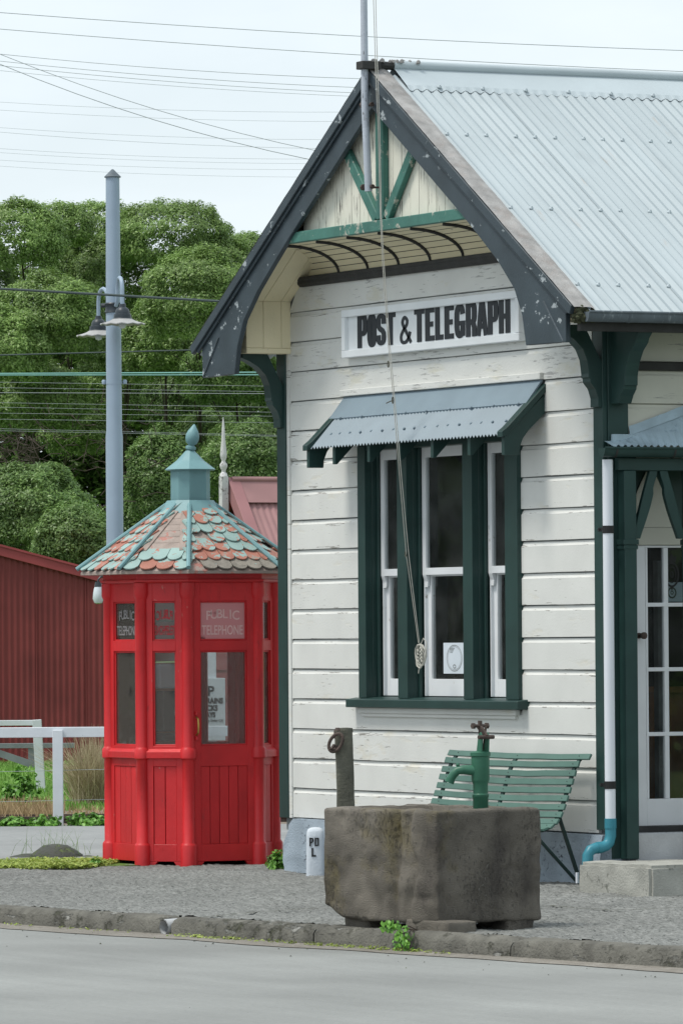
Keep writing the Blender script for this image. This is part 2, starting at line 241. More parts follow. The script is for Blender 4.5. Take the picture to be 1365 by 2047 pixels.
# ------------------------------------------------------------------ mesh helpers
class MB:
    def __init__(s): s.v = []; s.f = []
    def add(s, vs, fs):
        n = len(s.v); s.v += [tuple(v) for v in vs]; s.f += [tuple(i+n for i in f) for f in fs]; return s
    def box(s, x0, x1, y0, y1, z0, z1):
        return s.add([(x0,y0,z0),(x1,y0,z0),(x1,y1,z0),(x0,y1,z0),(x0,y0,z1),(x1,y0,z1),(x1,y1,z1),(x0,y1,z1)],
                     [(0,3,2,1),(4,5,6,7),(0,1,5,4),(1,2,6,5),(2,3,7,6),(3,0,4,7)])
    def prism(s, poly, ax, a0, a1):
        n = len(poly)
        def p(q, a): return (a, q[0], q[1]) if ax == 'x' else (q[0], a, q[1]) if ax == 'y' else (q[0], q[1], a)
        return s.add([p(q, a0) for q in poly]+[p(q, a1) for q in poly],
                     [tuple(range(n))[::-1], tuple(range(n, 2*n))]+[(i, (i+1) % n, n+(i+1) % n, n+i) for i in range(n)])
    def bar(s, a, b, w, h, up=(0, 0, 1)):
        a = Vector(a); b = Vector(b); d = (b-a).normalized(); u = Vector(up); x = d.cross(u)
        if x.length < 1e-4: x = d.cross(Vector((1, 0, 0)))
        x.normalize(); y = x.cross(d).normalized(); x *= w/2; y *= h/2
        return s.add([a-x-y, a+x-y, a+x+y, a-x+y, b-x-y, b+x-y, b+x+y, b-x+y],
                     [(0,3,2,1),(4,5,6,7),(0,1,5,4),(1,2,6,5),(2,3,7,6),(3,0,4,7)])
    def tube(s, pts, r, n=8, caps=True):
        pts = [Vector(p) for p in pts]; rs = r if isinstance(r, (list, tuple)) else [r]*len(pts)
        vs = []; prev = None
        for i, p in enumerate(pts):
            t = (pts[min(i+1, len(pts)-1)]-pts[max(i-1, 0)]).normalized()
            if prev is None:
                a = Vector((0, 0, 1)) if abs(t.z) < .9 else Vector((1, 0, 0)); x = t.cross(a).normalized()
            else: x = (prev - t*prev.dot(t)).normalized()
            prev = x; y = t.cross(x)
            vs += [p+(x*math.cos(2*math.pi*k/n)+y*math.sin(2*math.pi*k/n))*rs[i] for k in range(n)]
        fs = [(i*n+k, i*n+(k+1) % n, (i+1)*n+(k+1) % n, (i+1)*n+k) for i in range(len(pts)-1) for k in range(n)]
        if caps: fs += [tuple(range(n))[::-1], tuple(range((len(pts)-1)*n, len(pts)*n))]
        return s.add(vs, fs)
    def lathe(s, prof, c=(0, 0, 0), n=16, ph=0, sc=None):
        vs = []; c = Vector(c)
        for i, (r, z) in enumerate(prof):
            for k in range(n):
                a = ph+2*math.pi*k/n; rr = r*(sc(i, k) if sc else 1)
                vs.append(c+Vector((rr*math.cos(a), rr*math.sin(a), z)))
        fs = [(i*n+k, i*n+(k+1) % n, (i+1)*n+(k+1) % n, (i+1)*n+k) for i in range(len(prof)-1) for k in range(n)]
        fs += [tuple(range(n))[::-1], tuple(range((len(prof)-1)*n, len(prof)*n))]
        return s.add(vs, fs)
    def grid(s, fn, nu, nv):
        vs = [fn(i/nu, j/nv) for j in range(nv+1) for i in range(nu+1)]
        return s.add(vs, [(j*(nu+1)+i, j*(nu+1)+i+1, (j+1)*(nu+1)+i+1, (j+1)*(nu+1)+i) for j in range(nv) for i in range(nu)])
    def build(s, name, m, parent=None, smooth=False, bevel=0, kind=None, seg=1):
        me = bpy.data.meshes.new(name); me.from_pydata(s.v, [], s.f); me.materials.append(m)
        b = bmesh.new(); b.from_mesh(me); bmesh.ops.recalc_face_normals(b, faces=b.faces)
        if bevel: bmesh.ops.bevel(b, geom=b.edges[:], offset=bevel, segments=seg, affect='EDGES', profile=.5, clamp_overlap=True)
        b.to_mesh(me); b.free()
        if smooth:
            me.polygons.foreach_set('use_smooth', [True]*len(me.polygons))
            try: me.set_sharp_from_angle(angle=rad(40))
            except Exception: pass
        return link(name, me, parent, kind)
def link(name, me, parent=None, kind=None):
    o = bpy.data.objects.new(name, me); COL.objects.link(o)
    if parent: o.parent = parent
    if kind: o['kind'] = kind
    return o
def tag(o, label, cat, group=None):
    o['label'] = label; o['category'] = cat
    if group: o['group'] = group
    return o
def thing(name, label, cat, loc=(0, 0, 0), rz=0, group=None):
    o = bpy.data.objects.new(name, None); COL.objects.link(o); o.location = loc; o.rotation_euler = (0, 0, rz); o.empty_display_size = .2
    return tag(o, label, cat, group)
def dup(o, parent=None, loc=None, rot=None):
    c = o.copy(); COL.objects.link(c)
    if parent: c.parent = parent
    if loc is not None: c.location = loc
    if rot is not None: c.rotation_euler = rot
    return c
def npmesh(name, V, faces4, m, parent=None, kind=None):
    me = bpy.data.meshes.new(name); nf = len(faces4)
    me.vertices.add(len(V)); me.vertices.foreach_set('co', np.asarray(V, np.float32).ravel())
    me.loops.add(nf*4); me.loops.foreach_set('vertex_index', np.asarray(faces4, np.int32).ravel())
    me.polygons.add(nf); me.polygons.foreach_set('loop_start', np.arange(nf, dtype=np.int32)*4)
    try: me.polygons.foreach_set('loop_total', np.full(nf, 4, np.int32))
    except Exception: pass
    me.materials.append(m); me.update(calc_edges=True); me.validate()
    return link(name, me, parent, kind)
def text_part(txt, name, size, m, parent, mw, off=0., ext=.001, sx=1., align='CENTER'):
    c = bpy.data.curves.new('t', 'FONT'); c.body = txt; c.size = size; c.align_x = align; c.align_y = 'CENTER'; c.offset = off; c.extrude = ext; c.resolution_u = 3
    o = bpy.data.objects.new('t', c); COL.objects.link(o)
    bpy.context.view_layer.update()
    me = bpy.data.meshes.new_from_object(o.evaluated_get(bpy.context.evaluated_depsgraph_get()))
    bpy.data.objects.remove(o); bpy.data.curves.remove(c)
    me.transform(mw @ Matrix.Diagonal((sx, 1, 1, 1))); me.materials.clear(); me.materials.append(m); me.name = name
    return link(name, me, parent)
def plane_mx(o, xdir, zdir=(0, 0, 1)):     # text plane: local x along xdir, local y up, facing xdir x up
    x = Vector(xdir).normalized(); y = Vector(zdir).normalized(); z = x.cross(y)
    return Matrix.Translation(Vector(o)) @ Matrix((x, y, z)).transposed().to_4x4()
def hsh(a, b=0): return noise.noise(Vector((a*1.37+.5, b*2.11+.3, .7)))

# ================================================================== THE SETTING
def ss(x, a, b):
    t = max(0, min(1, (x-a)/(b-a))); return t*t*(3-2*t)
def zpav(x, y): return .062*ss(x, .8, 4.4)*ss(y, -3.1, -.6)*(1-.55*ss(x, 4.75, 5.2))
K0 = Vector((4.21, -4.08)); KD = Vector((6.89, 1.05)).normalized(); KN = Vector((-KD.y, KD.x))   # kerb line, KN points to the pavement
def kp(s, off, z): p = K0 + KD*s + KN*off; return (p.x, p.y, z)
MB().add([kp(-900, .12, -.03), kp(900, .12, -.03), kp(900, 1500, -.03), kp(-900, 1500, -.03)], [(0,1,2,3)]).build('ground', M['lawn'], kind='structure')
MB().add([kp(-900, .1, -.115), kp(900, .1, -.115), kp(900, -900, -.115), kp(-900, -900, -.115)], [(0,3,2,1)]).build('road', M['road'], kind='structure')
# dirt that has gathered in the gutter
def gutter_edge(s): return -.16-.20*abs(hsh(s*.35))-.05*abs(hsh(s*2.1))
gb = MB()
gb.grid(lambda u, v: kp(-14+32*u, (.06 if v == 0 else gutter_edge(-14+32*u)), -.111+(.012*(1-v))), 260, 1)
gb.build('gutter_grit', M['road_dirt'], kind='structure')
peb = MB()
for i in range(130):
    s_ = random.uniform(-3, 10); o_ = -random.random()**2*1.0-.02 if i < 120 else -random.uniform(.3, 4.2)
    r_ = random.uniform(.003, .010); c = Vector(kp(s_, o_, -.113))
    peb.add([c+Vector((math.cos(a)*r_*random.uniform(.8, 1.6), math.sin(a)*r_, z*r_)) for a, z in ((0,.2),(1.6,.1),(3.1,.2),(4.7,.1))]+[c+Vector((0,0,r_*1.1))], [(0,1,4),(1,2,4),(2,3,4),(3,0,4)])
peb.build('loose_stones', M['rock'], kind='stuff')
# pavement: chip-sealed surface, real roughness where the picture is sharp
def pav_grid(d0, d1, l0, l1, nd, nl, amp, name):
    dd = np.linspace(d0, d1, nd); ll = np.linspace(l0, l1, nl)
    LL, DD = np.meshgrid(ll, dd)
    X = CAM.x + LL*R0.x + DD*D0.x; Y = CAM.y + LL*R0.y + DD*D0.y
    t = (X-K0.x)*KN.x + (Y-K0.y)*KN.y
    sX = np.clip((X-.8)/3.6, 0, 1); sX = sX*sX*(3-2*sX); sY = np.clip((Y+3.1)/2.5, 0, 1); sY = sY*sY*(3-2*sY)
    sQ = np.clip((X-4.75)/.45, 0, 1); sQ = 1-.55*sQ*sQ*(3-2*sQ)
    Z = .062*sX*sY*sQ + amp*(rng.random(X.shape)-.6) + amp*.8*np.sin(X*9+np.sin(Y*7))*np.cos(Y*8)
    keep = t > .13
    V = np.stack([X, Y, Z], -1).reshape(-1, 3)
    idx = np.arange(nd*nl).reshape(nd, nl)
    q = np.stack([idx[:-1, :-1], idx[:-1, 1:], idx[1:, 1:], idx[1:, :-1]], -1)
    k = keep[:-1, :-1] & keep[:-1, 1:] & keep[1:, 1:] & keep[1:, :-1]
    return npmesh(name, V, q[k], M['pavement'], kind='structure')
pav_grid(31.5, 45.6, -3.2, 3.0, 420, 330, .012, 'pavement')
MB().add([(-60,-1.2-9,-.016), (60,8,-.016), (60, 40, -.016), (-60, 20, -.016)], [(0,1,2,3)])
p_ = MB(); p_.add([kp(-60, .15, -.012), kp(60, .15, -.012), kp(60, 9, -.012), kp(-60, 9, -.012)], [(0,1,2,3)]); p_.build('pavement_base', M['pavement'], kind='structure')
def lat(l, d, z): return (CAM.x+l*R0.x+d*D0.x, CAM.y+l*R0.y+d*D0.y, z)
MB().grid(lambda u, v: lat(-14+24*u, 45.45+8.95*v, .006+.02*v*0), 60, 20).build('path', M['path'], kind='structure')
MB().add([lat(-14, 54.4, .0), lat(10, 54.4, .0), lat(10, 59.5, -.004), lat(-14, 59.5, -.004)], [(0,1,2,3)]).build('dry_strip', M['dry'], kind='structure')
# cracks in the seal
def crack(pts, wd):
    b = MB(); P = []
    for (a, c) in zip(pts[:-1], pts[1:]):
        for k in range(12): t = k/12; P.append(Vector((a[0]+(c[0]-a[0])*t+.02*hsh(a[0]*9+k, 3), a[1]+(c[1]-a[1])*t+.03*hsh(a[1]*7+k, 5), 0)))
    for p in P: p.z = zpav(p.x, p.y)+.007
    vs = []
    for i, p in enumerate(P):
        d = (P[min(i+1, len(P)-1)]-P[max(i-1, 0)]).normalized(); n_ = Vector((-d.y, d.x, 0))*wd*(.4+abs(hsh(i*.9, 2))*1.6)
        vs += [p-n_, p+n_]
    b.add(vs, [(2*i, 2*i+1, 2*i+3, 2*i+2) for i in range(len(P)-1)]); b.build('pavement_crack', M['moss'], None, kind='structure')
def gxy(px, py, z=.02): p = ground_at(px, py, z); return (p.x, p.y)
crack([gxy(1090, 1812), gxy(1180, 1819), gxy(1230, 1822), gxy(1365, 1818)], .012)
crack([gxy(400, 1829), gxy(520, 1818), gxy(640, 1811)], .010)
# kerb blocks
kerb = MB().box(0, .01, 0, .01, -.3, -.29).build('kerb', M['kerb'], kind='structure')
def kerb_block(s0, s1, parent):
    n = max(2, int((s1-s0)/.03)); prof = [(-.02, -.16), (-.012, -.09), (-.006, -.03), (.012, -.006), (.05, .004), (.10, .004), (.15, .002), (.2, -.03)]
    def fn(u, v):
        s_ = s0+(s1-s0)*u; i = min(int(v*7+.5), 7); o_, z = prof[i]
        e = noise.noise(Vector((s_*3, i*.8, 2)))*.012 + noise.noise(Vector((s_*17, i*2.3, 5)))*.008
        if i in (2, 3, 4): z += noise.noise(Vector((s_*1.2, 8, i*.2)))*.012
        endd = min(s_-s0, s1-s_)
        if endd < .06: z -= (.06-endd)*.25; o_ += (.06-endd)*.2
        return kp(s_, o_+e*.8, z+e*.6)
    b = MB().grid(fn, n, 7)
    nn = n+1
    b.f.append(tuple(j*nn for j in range(8))); b.f.append(tuple(j*nn+n for j in range(8))[::-1])
    return b.build('kerb_block', M['kerb'], parent, smooth=True)
for a, b_ in ((-30, -8), (-8, -1.9), (-1.9, 1.86), (1.97, 3.47), (3.485, 5.4), (5.41, 9.5), (9.51, 30)): kerb_block(a, b_, kerb)
dp = MB(); a_ = Vector(kp(1.915, -.015, -.062)); b_ = Vector(kp(1.915, .35, -.05)); dp.tube([a_, b_], .05, 12, False); dp.tube([a_+Vector((0,0,.001)), b_], .043, 12, False)
dp.build('drain_pipe', M['concrete_pale'], kerb, smooth=True)

# ================================================================== POST OFFICE
WX, BY = 4.86, 9.0
PO = thing('post_office', 'white weatherboard post office with green trim and pale blue iron roof', 'building')
# --- walls behind the boards
wall = MB()
wall.box(.02, 1.33, .022, .14, .3, 4.02); wall.box(3.68, WX-.02, .022, .14, .3, 4.02)
wall.box(1.33, 3.68, .022, .14, .3, 1.19); wall.prism([(1.33, 3.09), (3.68, 3.09), (3.68, 4.0), (4.6, 4.03), (4.36, 4.3), (.44, 4.3), (.10, 4.07), (.10, 4.021), (1.33, 4.02)], 'y', .0225, .1395)
wall = wall.build('front_wall', M['grey_rail'], PO)
def board_course(x0, x1, z0, z1, m, ang=0):
    # rusticated board: flat face with a coved top edge, slight sag so no two joints are alike
    n = max(2, int((x1-x0)/.22)); prof = [(.02, z0), (-.004, z0+.002), (-.004, z1-.036), (.003, z1-.030), (.009, z1-.014), (.011, z1-.0065), (.02, z1-.0065)]
    def fn(u, v):
        i = min(int(v*6+.5), 6); y, z = prof[i]; cl_ = max(0, (z-4.175)/.62); x = x0+cl_+(x1-x0-2*cl_)*u
        return (x, y+hsh(x*2.1, z0*9)*.0025, z+hsh(x*1.3+z0*5, i)*.004)
    b = MB().grid(fn, n, 6); nn = n+1
    b.f.append(tuple(j*nn for j in range(7))); b.f.append(tuple(j*nn+n for j in range(7))[::-1])
    return b.build('weatherboard', m, wall)
Z0, DZ = .395, .2165
for i in range(18):
    z0 = Z0+DZ*i; z1 = z0+DZ
    mm = M['white_wall_peel'] if i in (14, 15, 17) else M['white_wall']
    if i == 3: board_course(1.311, 3.699, z0, 1.205, mm)
    if z1 < 1.24: board_course(.18, 4.74, z0, z1, mm)
    elif z0 < 3.4:
        if i == 13: board_course(.18, 1.10, z0, z1, mm); board_course(4.03, 4.74, z0, z1, mm)
        else: board_course(.18, 1.31, z0, z1, mm); board_course(3.70, 4.74, z0, z1, mm)
    else:
        board_course(.18, 4.70, z0, z1, mm)
cb = MB().box(-.012, .132, -.022, .012, .39, 3.86); cb.build('corner_board', M['green'], PO, bevel=.003)
MB().box(.1325, .178, -.012, .01, .39, 3.79).build('corner_strip', M['white_wall'], PO, bevel=.002)
MB().box(4.742, 4.872, -.022, .012, .42, 3.76).build('corner_board', M['green'], PO, bevel=.003)
MB().box(4.84, 4.884, .0125, .165, .23, 3.74).build('corner_board', M['green'], PO, bevel=.003)
# other walls, floor, ceiling (dark inside)
MB().box(.02, .12, .14, BY, .1, 3.9).build('left_wall', M['white_wall'], PO)
MB().box(.02, WX-.02, BY, BY+.12, .1, 3.9).build('back_wall', M['white_wall'], PO)
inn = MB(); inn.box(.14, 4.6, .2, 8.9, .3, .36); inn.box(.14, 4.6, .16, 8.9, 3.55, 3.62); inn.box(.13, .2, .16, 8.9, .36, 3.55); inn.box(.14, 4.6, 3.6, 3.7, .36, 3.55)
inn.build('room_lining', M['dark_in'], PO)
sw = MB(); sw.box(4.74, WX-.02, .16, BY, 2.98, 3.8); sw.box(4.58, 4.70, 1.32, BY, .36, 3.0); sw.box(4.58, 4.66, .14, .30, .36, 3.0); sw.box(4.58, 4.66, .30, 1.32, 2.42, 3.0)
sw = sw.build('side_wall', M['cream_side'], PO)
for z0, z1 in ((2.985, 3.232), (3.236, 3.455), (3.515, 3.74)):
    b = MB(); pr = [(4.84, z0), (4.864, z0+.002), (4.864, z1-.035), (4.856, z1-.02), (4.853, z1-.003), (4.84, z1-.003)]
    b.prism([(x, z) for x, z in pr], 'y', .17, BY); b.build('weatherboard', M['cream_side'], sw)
MB().box(4.85, 4.888, .1655, BY, 3.457, 3.512).build('side_moulding', M['dark_trim'], PO, bevel=.004)
# --- plinth
pl = MB(); pp = [(-.10, 0), (-.075, 0), (-.12, .10), (-.10, .30), (-.02, .388), (4.86, .388), (4.88, .37), (4.88, -.05), (-.10, -.05)]
nx = 60
def plf(u, v):
    x = .13+4.75*u; zt = .388 - max(0, (.27-x))*.75
    z = zt*v; bulge = -.085+.03*v*v + hsh(x*2.2, v*3)*.012 + hsh(x*9, v*9)*.004
    return (x + (.07*(1-v)**2+.06*v**4 if u == 0 else 0), bulge, z)
pl = MB().grid(plf, nx, 8); nn = nx+1
pl.add([plf(i/nx, 1) for i in range(nn)]+[(.2+4.68*i/nx, .1, .3885) for i in range(nn)], [(i, i+1, nn+i+1, nn+i) for i in range(nx)])
pl.add([plf(0, j/8) for j in range(9)]+[(plf(0, j/8)[0], .3, plf(0, j/8)[2]) for j in range(9)], [(j, j+1, 10+j, 9+j) for j in range(8)])
pl.add([plf(1, j/8) for j in range(9)]+[(4.89, .6, plf(1, j/8)[2]) for j in range(9)], [(j, j+1, 10+j, 9+j) for j in range(8)])
pl.build('plinth', M['concrete_blue'], PO, smooth=True)
MB().box(.0, .5, .12, 1.2, -.05, .36).build('footing', M['concrete_pale'], PO, bevel=.01)
# --- window
win = MB(); zs, zh = 1.272, 3.06
win.box(1.312, 1.428, -.035, .02, zs, zh); win.box(1.40, 1.432, .02, .16, zs, zh); win.box(1.428, 1.452, .055, .075, zs, zh)
for a, b_ in ((1.917, 2.063), (2.902, 3.042)):
    win.box(a, b_, -.032, .02, zs, zh); win.box(a+.012, b_+.002, .02, .16, zs, zh); win.box(b_+.002, b_+.024, .055, .075, zs, zh)
win.box(3.519, 3.698, -.035, .02, zs, zh); win.box(3.53, 3.69, .02, .16, zs, zh); win.box(1.43, 3.53, .0, .16, 3.03, zh+.04)
win = win.build('window', M['green'], PO, bevel=.002)
si = MB(); si.prism([(-.085, 1.205), (-.085, 1.262), (.0, 1.274), (.16, 1.284), (.16, 1.205)], 'x', 1.20, 3.775); si.build('sill', M['green'], win, bevel=.004)
ap = MB(); ap.box(1.30, 3.66, -.04, .0, 1.165, 1.204); ap.box(1.33, 3.63, -.025, .0, 1.14, 1.165); ap.build('apron_moulding', M['white_wall'], win, bevel=.003)
for a, b_ in ((1.452, 1.93), (2.089, 2.914), (3.068, 3.53)):
    for up in (0, 1):
        y0, y1 = (.078, .112) if up else (.114, .150); z0, z1 = (2.135, 3.035) if up else (1.287, 2.165); rb = .05 if up else .12
        o_ = 0 if up else .012
        s_ = MB(); s_.box(a+o_, a+o_+.05, y0, y1, z0, z1); s_.box(b_-.05, b_, y0, y1, z0, z1)
        s_.box(a+o_+.05, b_-.05, y0+.001, y1-.001, z0, z0+rb); s_.box(a+o_+.05, b_-.05, y0+.001, y1-.001, z1-(.075 if up else .04), z1)
        if up: s_.prism([(.078, 2.135), (.11, 2.135), (.108, 2.06), (.09, 2.05), (.093, 2.09)], 'x', a+.002, a+.052)
        else: s_.box(a-.001, a+.012, .09, .15, z0, 2.3)
        s_ = s_.build('sash', M['white_trim'], win, bevel=.002)
        MB().box(a+.045, b_-.045, (y0+y1)/2-.002, (y0+y1)/2+.002, z0+rb-.005, z1-.045).build('pane', M['glass'], win)
# --- window hood
hood = MB(); hood.box(1.31, 3.70, -.03, .0, 3.03, 3.12)
hood = hood.build('window_hood', M['green'], PO, bevel=.003)
HW, HF, HX0, HX1 = (0., 3.40), (-.31, 3.055), 1.10, 4.0
nw = 60
def hoodf(u, v): return (HX0+(HX1-HX0)*u, HF[0]+(HW[0]-HF[0])*v, HF[1]+(HW[1]-HF[1])*v + .010*math.sin(u*nw*2*math.pi))
MB().grid(hoodf, nw*4, 1).build('hood_roof', M['hood_blue'], hood, smooth=False)
MB().add([(HX0-.03, -.135, 3.267), (HX1+.02, -.135, 3.267), (HX1+.02, -.012, 3.425), (HX0-.03, -.012, 3.425), (HX0-.03, -.125, 3.258), (HX1+.02, -.125, 3.258), (HX1+.02, .0, 3.42), (HX0-.03, .0, 3.42)],
         [(0,1,2,3),(4,7,6,5),(0,4,5,1),(2,6,7,3),(0,3,7,4),(1,5,6,2)]).build('hood_flashing', M['hood_blue'], hood)
MB().box(1.04, 4.03, -.035, -.0045, 3.428, 3.475).build('hood_head_strip', M['white_wall_peel'], hood, bevel=.004)
sc_ = MB().lathe([(.011, 0), (.009, .006), (.003, .009)], n=6).build('hood_screw', M['hood_blue'], hood); sc_.location = (1.3, -.232, 3.15); sc_.rotation_euler = (rad(48), 0, 0)
for i in range(17):
    for (yy, zz) in ((-.232, 3.15), (-.14, 3.266)):
        if i == 0 and yy == -.232: continue
        if yy == -.14 and i % 2: continue
        dup(sc_, hood, (1.27+i*.165+hsh(i, 4)*.03, yy, zz))
for x0, first in ((1.065, 1), (4.0, 0)):
    c_ = MB(); c_.prism([(-.34, 3.035), (-.34, 3.075), (-.30, 3.105), (.0, 3.40), (.0, 3.345), (-.30, 3.05)], 'x', x0-.012, x0+.062)
    c_.build('hood_rake', M['green'], hood, bevel=.004)
    arc = [(-.20, 2.915), (-.195, 2.97), (-.17, 3.03), (-.13, 3.08)]
    c_ = MB(); c_.prism([(-.315, 3.05), (-.315, 2.915)]+arc+[(0, 3.20), (0, 3.33)], 'x', x0+.004, x0+.044)
    c_.build('hood_cheek', M['green'], hood, bevel=.003)
sc2 = MB().prism([(-.285, 3.06), (-.285, 2.93), (-.265, 2.93), (-.06, 3.14), (-.06, 3.26)], 'x', 0, .04).build('hood_bracket', M['green'], hood, bevel=.003)
sc2.location = (1.42, 0, 0)
for x in (1.96, 2.43, 2.92, 3.46): dup(sc2, hood, (x, 0, 0))
hw = MB().box(1.12, 4.02, -.27, -.24, 3.055, 3.085); hw.build('hood_batten', M['green'], hood)
# --- the big sign
sg = thing('painted_sign', 'long white framed sign reading POST & TELEGRAPH above the window', 'sign', (1.128, 0, 3.70))
SW, SH = 2.664, .342
MB().box(.03, SW-.03, -.03, -.006, .02, SH-.02).build('board', M['sign_white'], sg)
fr = MB(); fr.box(0, SW, -.062, -.007, 0, .052); fr.box(0, SW, -.062, -.007, SH-.052, SH); fr.box(0, .052, -.0625, -.007, .0525, SH-.0525); fr.box(SW-.052, SW, -.0625, -.007, .0525, SH-.0525)
fr.build('frame', M['sign_white'], sg, bevel=.004)
def strip(b, pts, tx, ty, y0, y1, closed=False):
    n = len(pts); L_, R_ = [], []
    for i in range(n):
        if closed: p0, p1 = pts[i-1], pts[(i+1) % n]
        else: p0, p1 = pts[max(i-1, 0)], pts[min(i+1, n-1)]
        dx, dz = p1[0]-p0[0], p1[1]-p0[1]; l = math.hypot(dx, dz) or 1; nx_, nz_ = -dz/l, dx/l
        L_.append((pts[i][0]+nx_*tx/2, pts[i][1]+nz_*ty/2)); R_.append((pts[i][0]-nx_*tx/2, pts[i][1]-nz_*ty/2))
    vs = [(p[0], y0, p[1]) for p in L_]+[(p[0], y0, p[1]) for p in R_]+[(p[0], y1, p[1]) for p in L_]+[(p[0], y1, p[1]) for p in R_]
    fs = []
    for i in range(n if closed else n-1):
        j = (i+1) % n
        fs += [(i, j, n+j, n+i), (2*n+i, 3*n+i, 3*n+j, 2*n+j), (i, 2*n+i, 2*n+j, j), (n+i, n+j, 3*n+j, 3*n+i)]
    if not closed: fs += [(0, n, 3*n, 2*n), (n-1, 3*n-1, 4*n-1, 2*n-1)]
    b.add(vs, fs)
def sq_arc(cx, cz, rx, rz, a0, a1, n=10, e=2.8):      # squarish bowl
    o = []
    for i in range(n+1):
        a = rad(a0+(a1-a0)*i/n); c, s_ = math.cos(a), math.sin(a)
        o.append((cx+rx*math.copysign(abs(c)**(2/e), c), cz+rz*math.copysign(abs(s_)**(2/e), s_)))
    return o
def glyph(ch, x, z, w, h, TX=.066, TY=.036, yo=0):
    b = MB(); k = [0]
    def ys():
        k[0] += 1; return (-.0345-yo-k[0]*.0004, -.028)
    def bx(a, c, e, f):
        y0, y1 = ys(); b.box(x+a, x+c, y0, y1, z+e, z+f)
    def st(p, closed=False, tx=TX, ty=TY):
        y0, y1 = ys(); strip(b, [(x+q[0], z+q[1]) for q in p], tx, ty, y0, y1, closed)
    if ch in 'PR':
        bx(0, TX, 0, h); zm = h*.40; rz = (h-zm)/2-TY/2+.009; cz_ = (h+zm)/2
        st([(TX*.6, h-TY/2)]+sq_arc(w-TX*.9, cz_, TX*.42, rz-.0, 90, -90, 10)+[(TX*.6, zm+TY*.2)])
        if ch == 'R': st([(w-TX*.75, zm), (w-TX*.52, zm*.7), (w-TX*.5, 0)], tx=TX*.95)
    elif ch == 'O': st(sq_arc(w/2, h/2, w/2-TX/2, h/2-TY/2+.003, 0, 348, 30), True)
    elif ch == 'S':
        r = w/2-TX/2; p = sq_arc(w/2, h*.72, r, h*.265-TY/2, -10, 180, 10)+[(w/2-r*.96, h*.62), (w/2-r*.5, h*.53), (w/2+r*.5, h*.46), (w/2+r*.96, h*.37)]+sq_arc(w/2, h*.28, r, h*.265-TY/2, 0, -190, 10)
        st(p)
    elif ch == 'T': bx(0, w, h-TY*1.05, h); bx(w/2-TX/2, w/2+TX/2, 0, h-.002)
    elif ch in 'EL':
        bx(0, TX, 0, h); bx(TX*.9, w, 0, TY)
        if ch == 'E': bx(TX*.9, w, h-TY, h); bx(TX*.9, w*.86, h*.5-TY/2, h*.5+TY/2)
    elif ch == 'G':
        st(sq_arc(w/2, h/2, w/2-TX/2, h/2-TY/2+.003, 20, 340, 26)); bx(w-TX, w-.002, h*.05, h*.5); bx(w*.5, w, h*.5-TY*.9, h*.5)
    elif ch == 'A':
        st([(TX*.42, 0), (w/2-.008, h)], tx=TX*.9); st([(w-TX*.42, 0), (w/2+.008, h)], tx=TX*.9); bx(w*.28, w*.72, h*.2, h*.2+TY)
    elif ch == 'H': bx(0, TX, 0, h); bx(w-TX, w, 0, h); bx(TX*.9, w-TX*.9, h*.5-TY/2, h*.5+TY/2)
    elif ch == '&':
        p = [(w*.98, h*.02), (w*.62, h*.36), (w*.26, h*.68), (w*.22, h*.84), (w*.40, h*.96), (w*.62, h*.86), (w*.60, h*.70), (w*.30, h*.50), (w*.08, h*.30), (w*.12, h*.10), (w*.38, h*.03), (w*.66, h*.12), (w*.84, h*.30), (w*.90, h*.42)]
        q = []
        for i in range(len(p)-1):
            p0, p1, p2, p3 = p[max(i-1, 0)], p[i], p[i+1], p[min(i+2, len(p)-1)]
            for t in (0, .25, .5, .75):
                q.append(tuple(.5*(2*p1[c]+(p2[c]-p0[c])*t+(2*p0[c]-5*p1[c]+4*p2[c]-p3[c])*t*t+(3*p1[c]-p0[c]-3*p2[c]+p3[c])*t**3) for c in (0, 1)))
        st(q+[p[-1]], tx=.034, ty=.024)
    return b.build('letter', M['letter'], sg)
LX = [('P', .202, .150), ('O', .355, .142), ('S', .495, .150), ('T', .640, .150), ('&', .865, .165), ('T', 1.080, .150), ('E', 1.245, .135), ('L', 1.395, .120), ('E', 1.535, .135), ('G', 1.682, .155), ('R', 1.850, .155), ('A', 2.003, .165), ('P', 2.170, .150), ('H', 2.330, .160)]
for i, (ch, x, w_) in enumerate(LX): glyph(ch, x, .062 if ch != '&' else .062, w_, .232 if ch != '&' else .19, yo=.0)
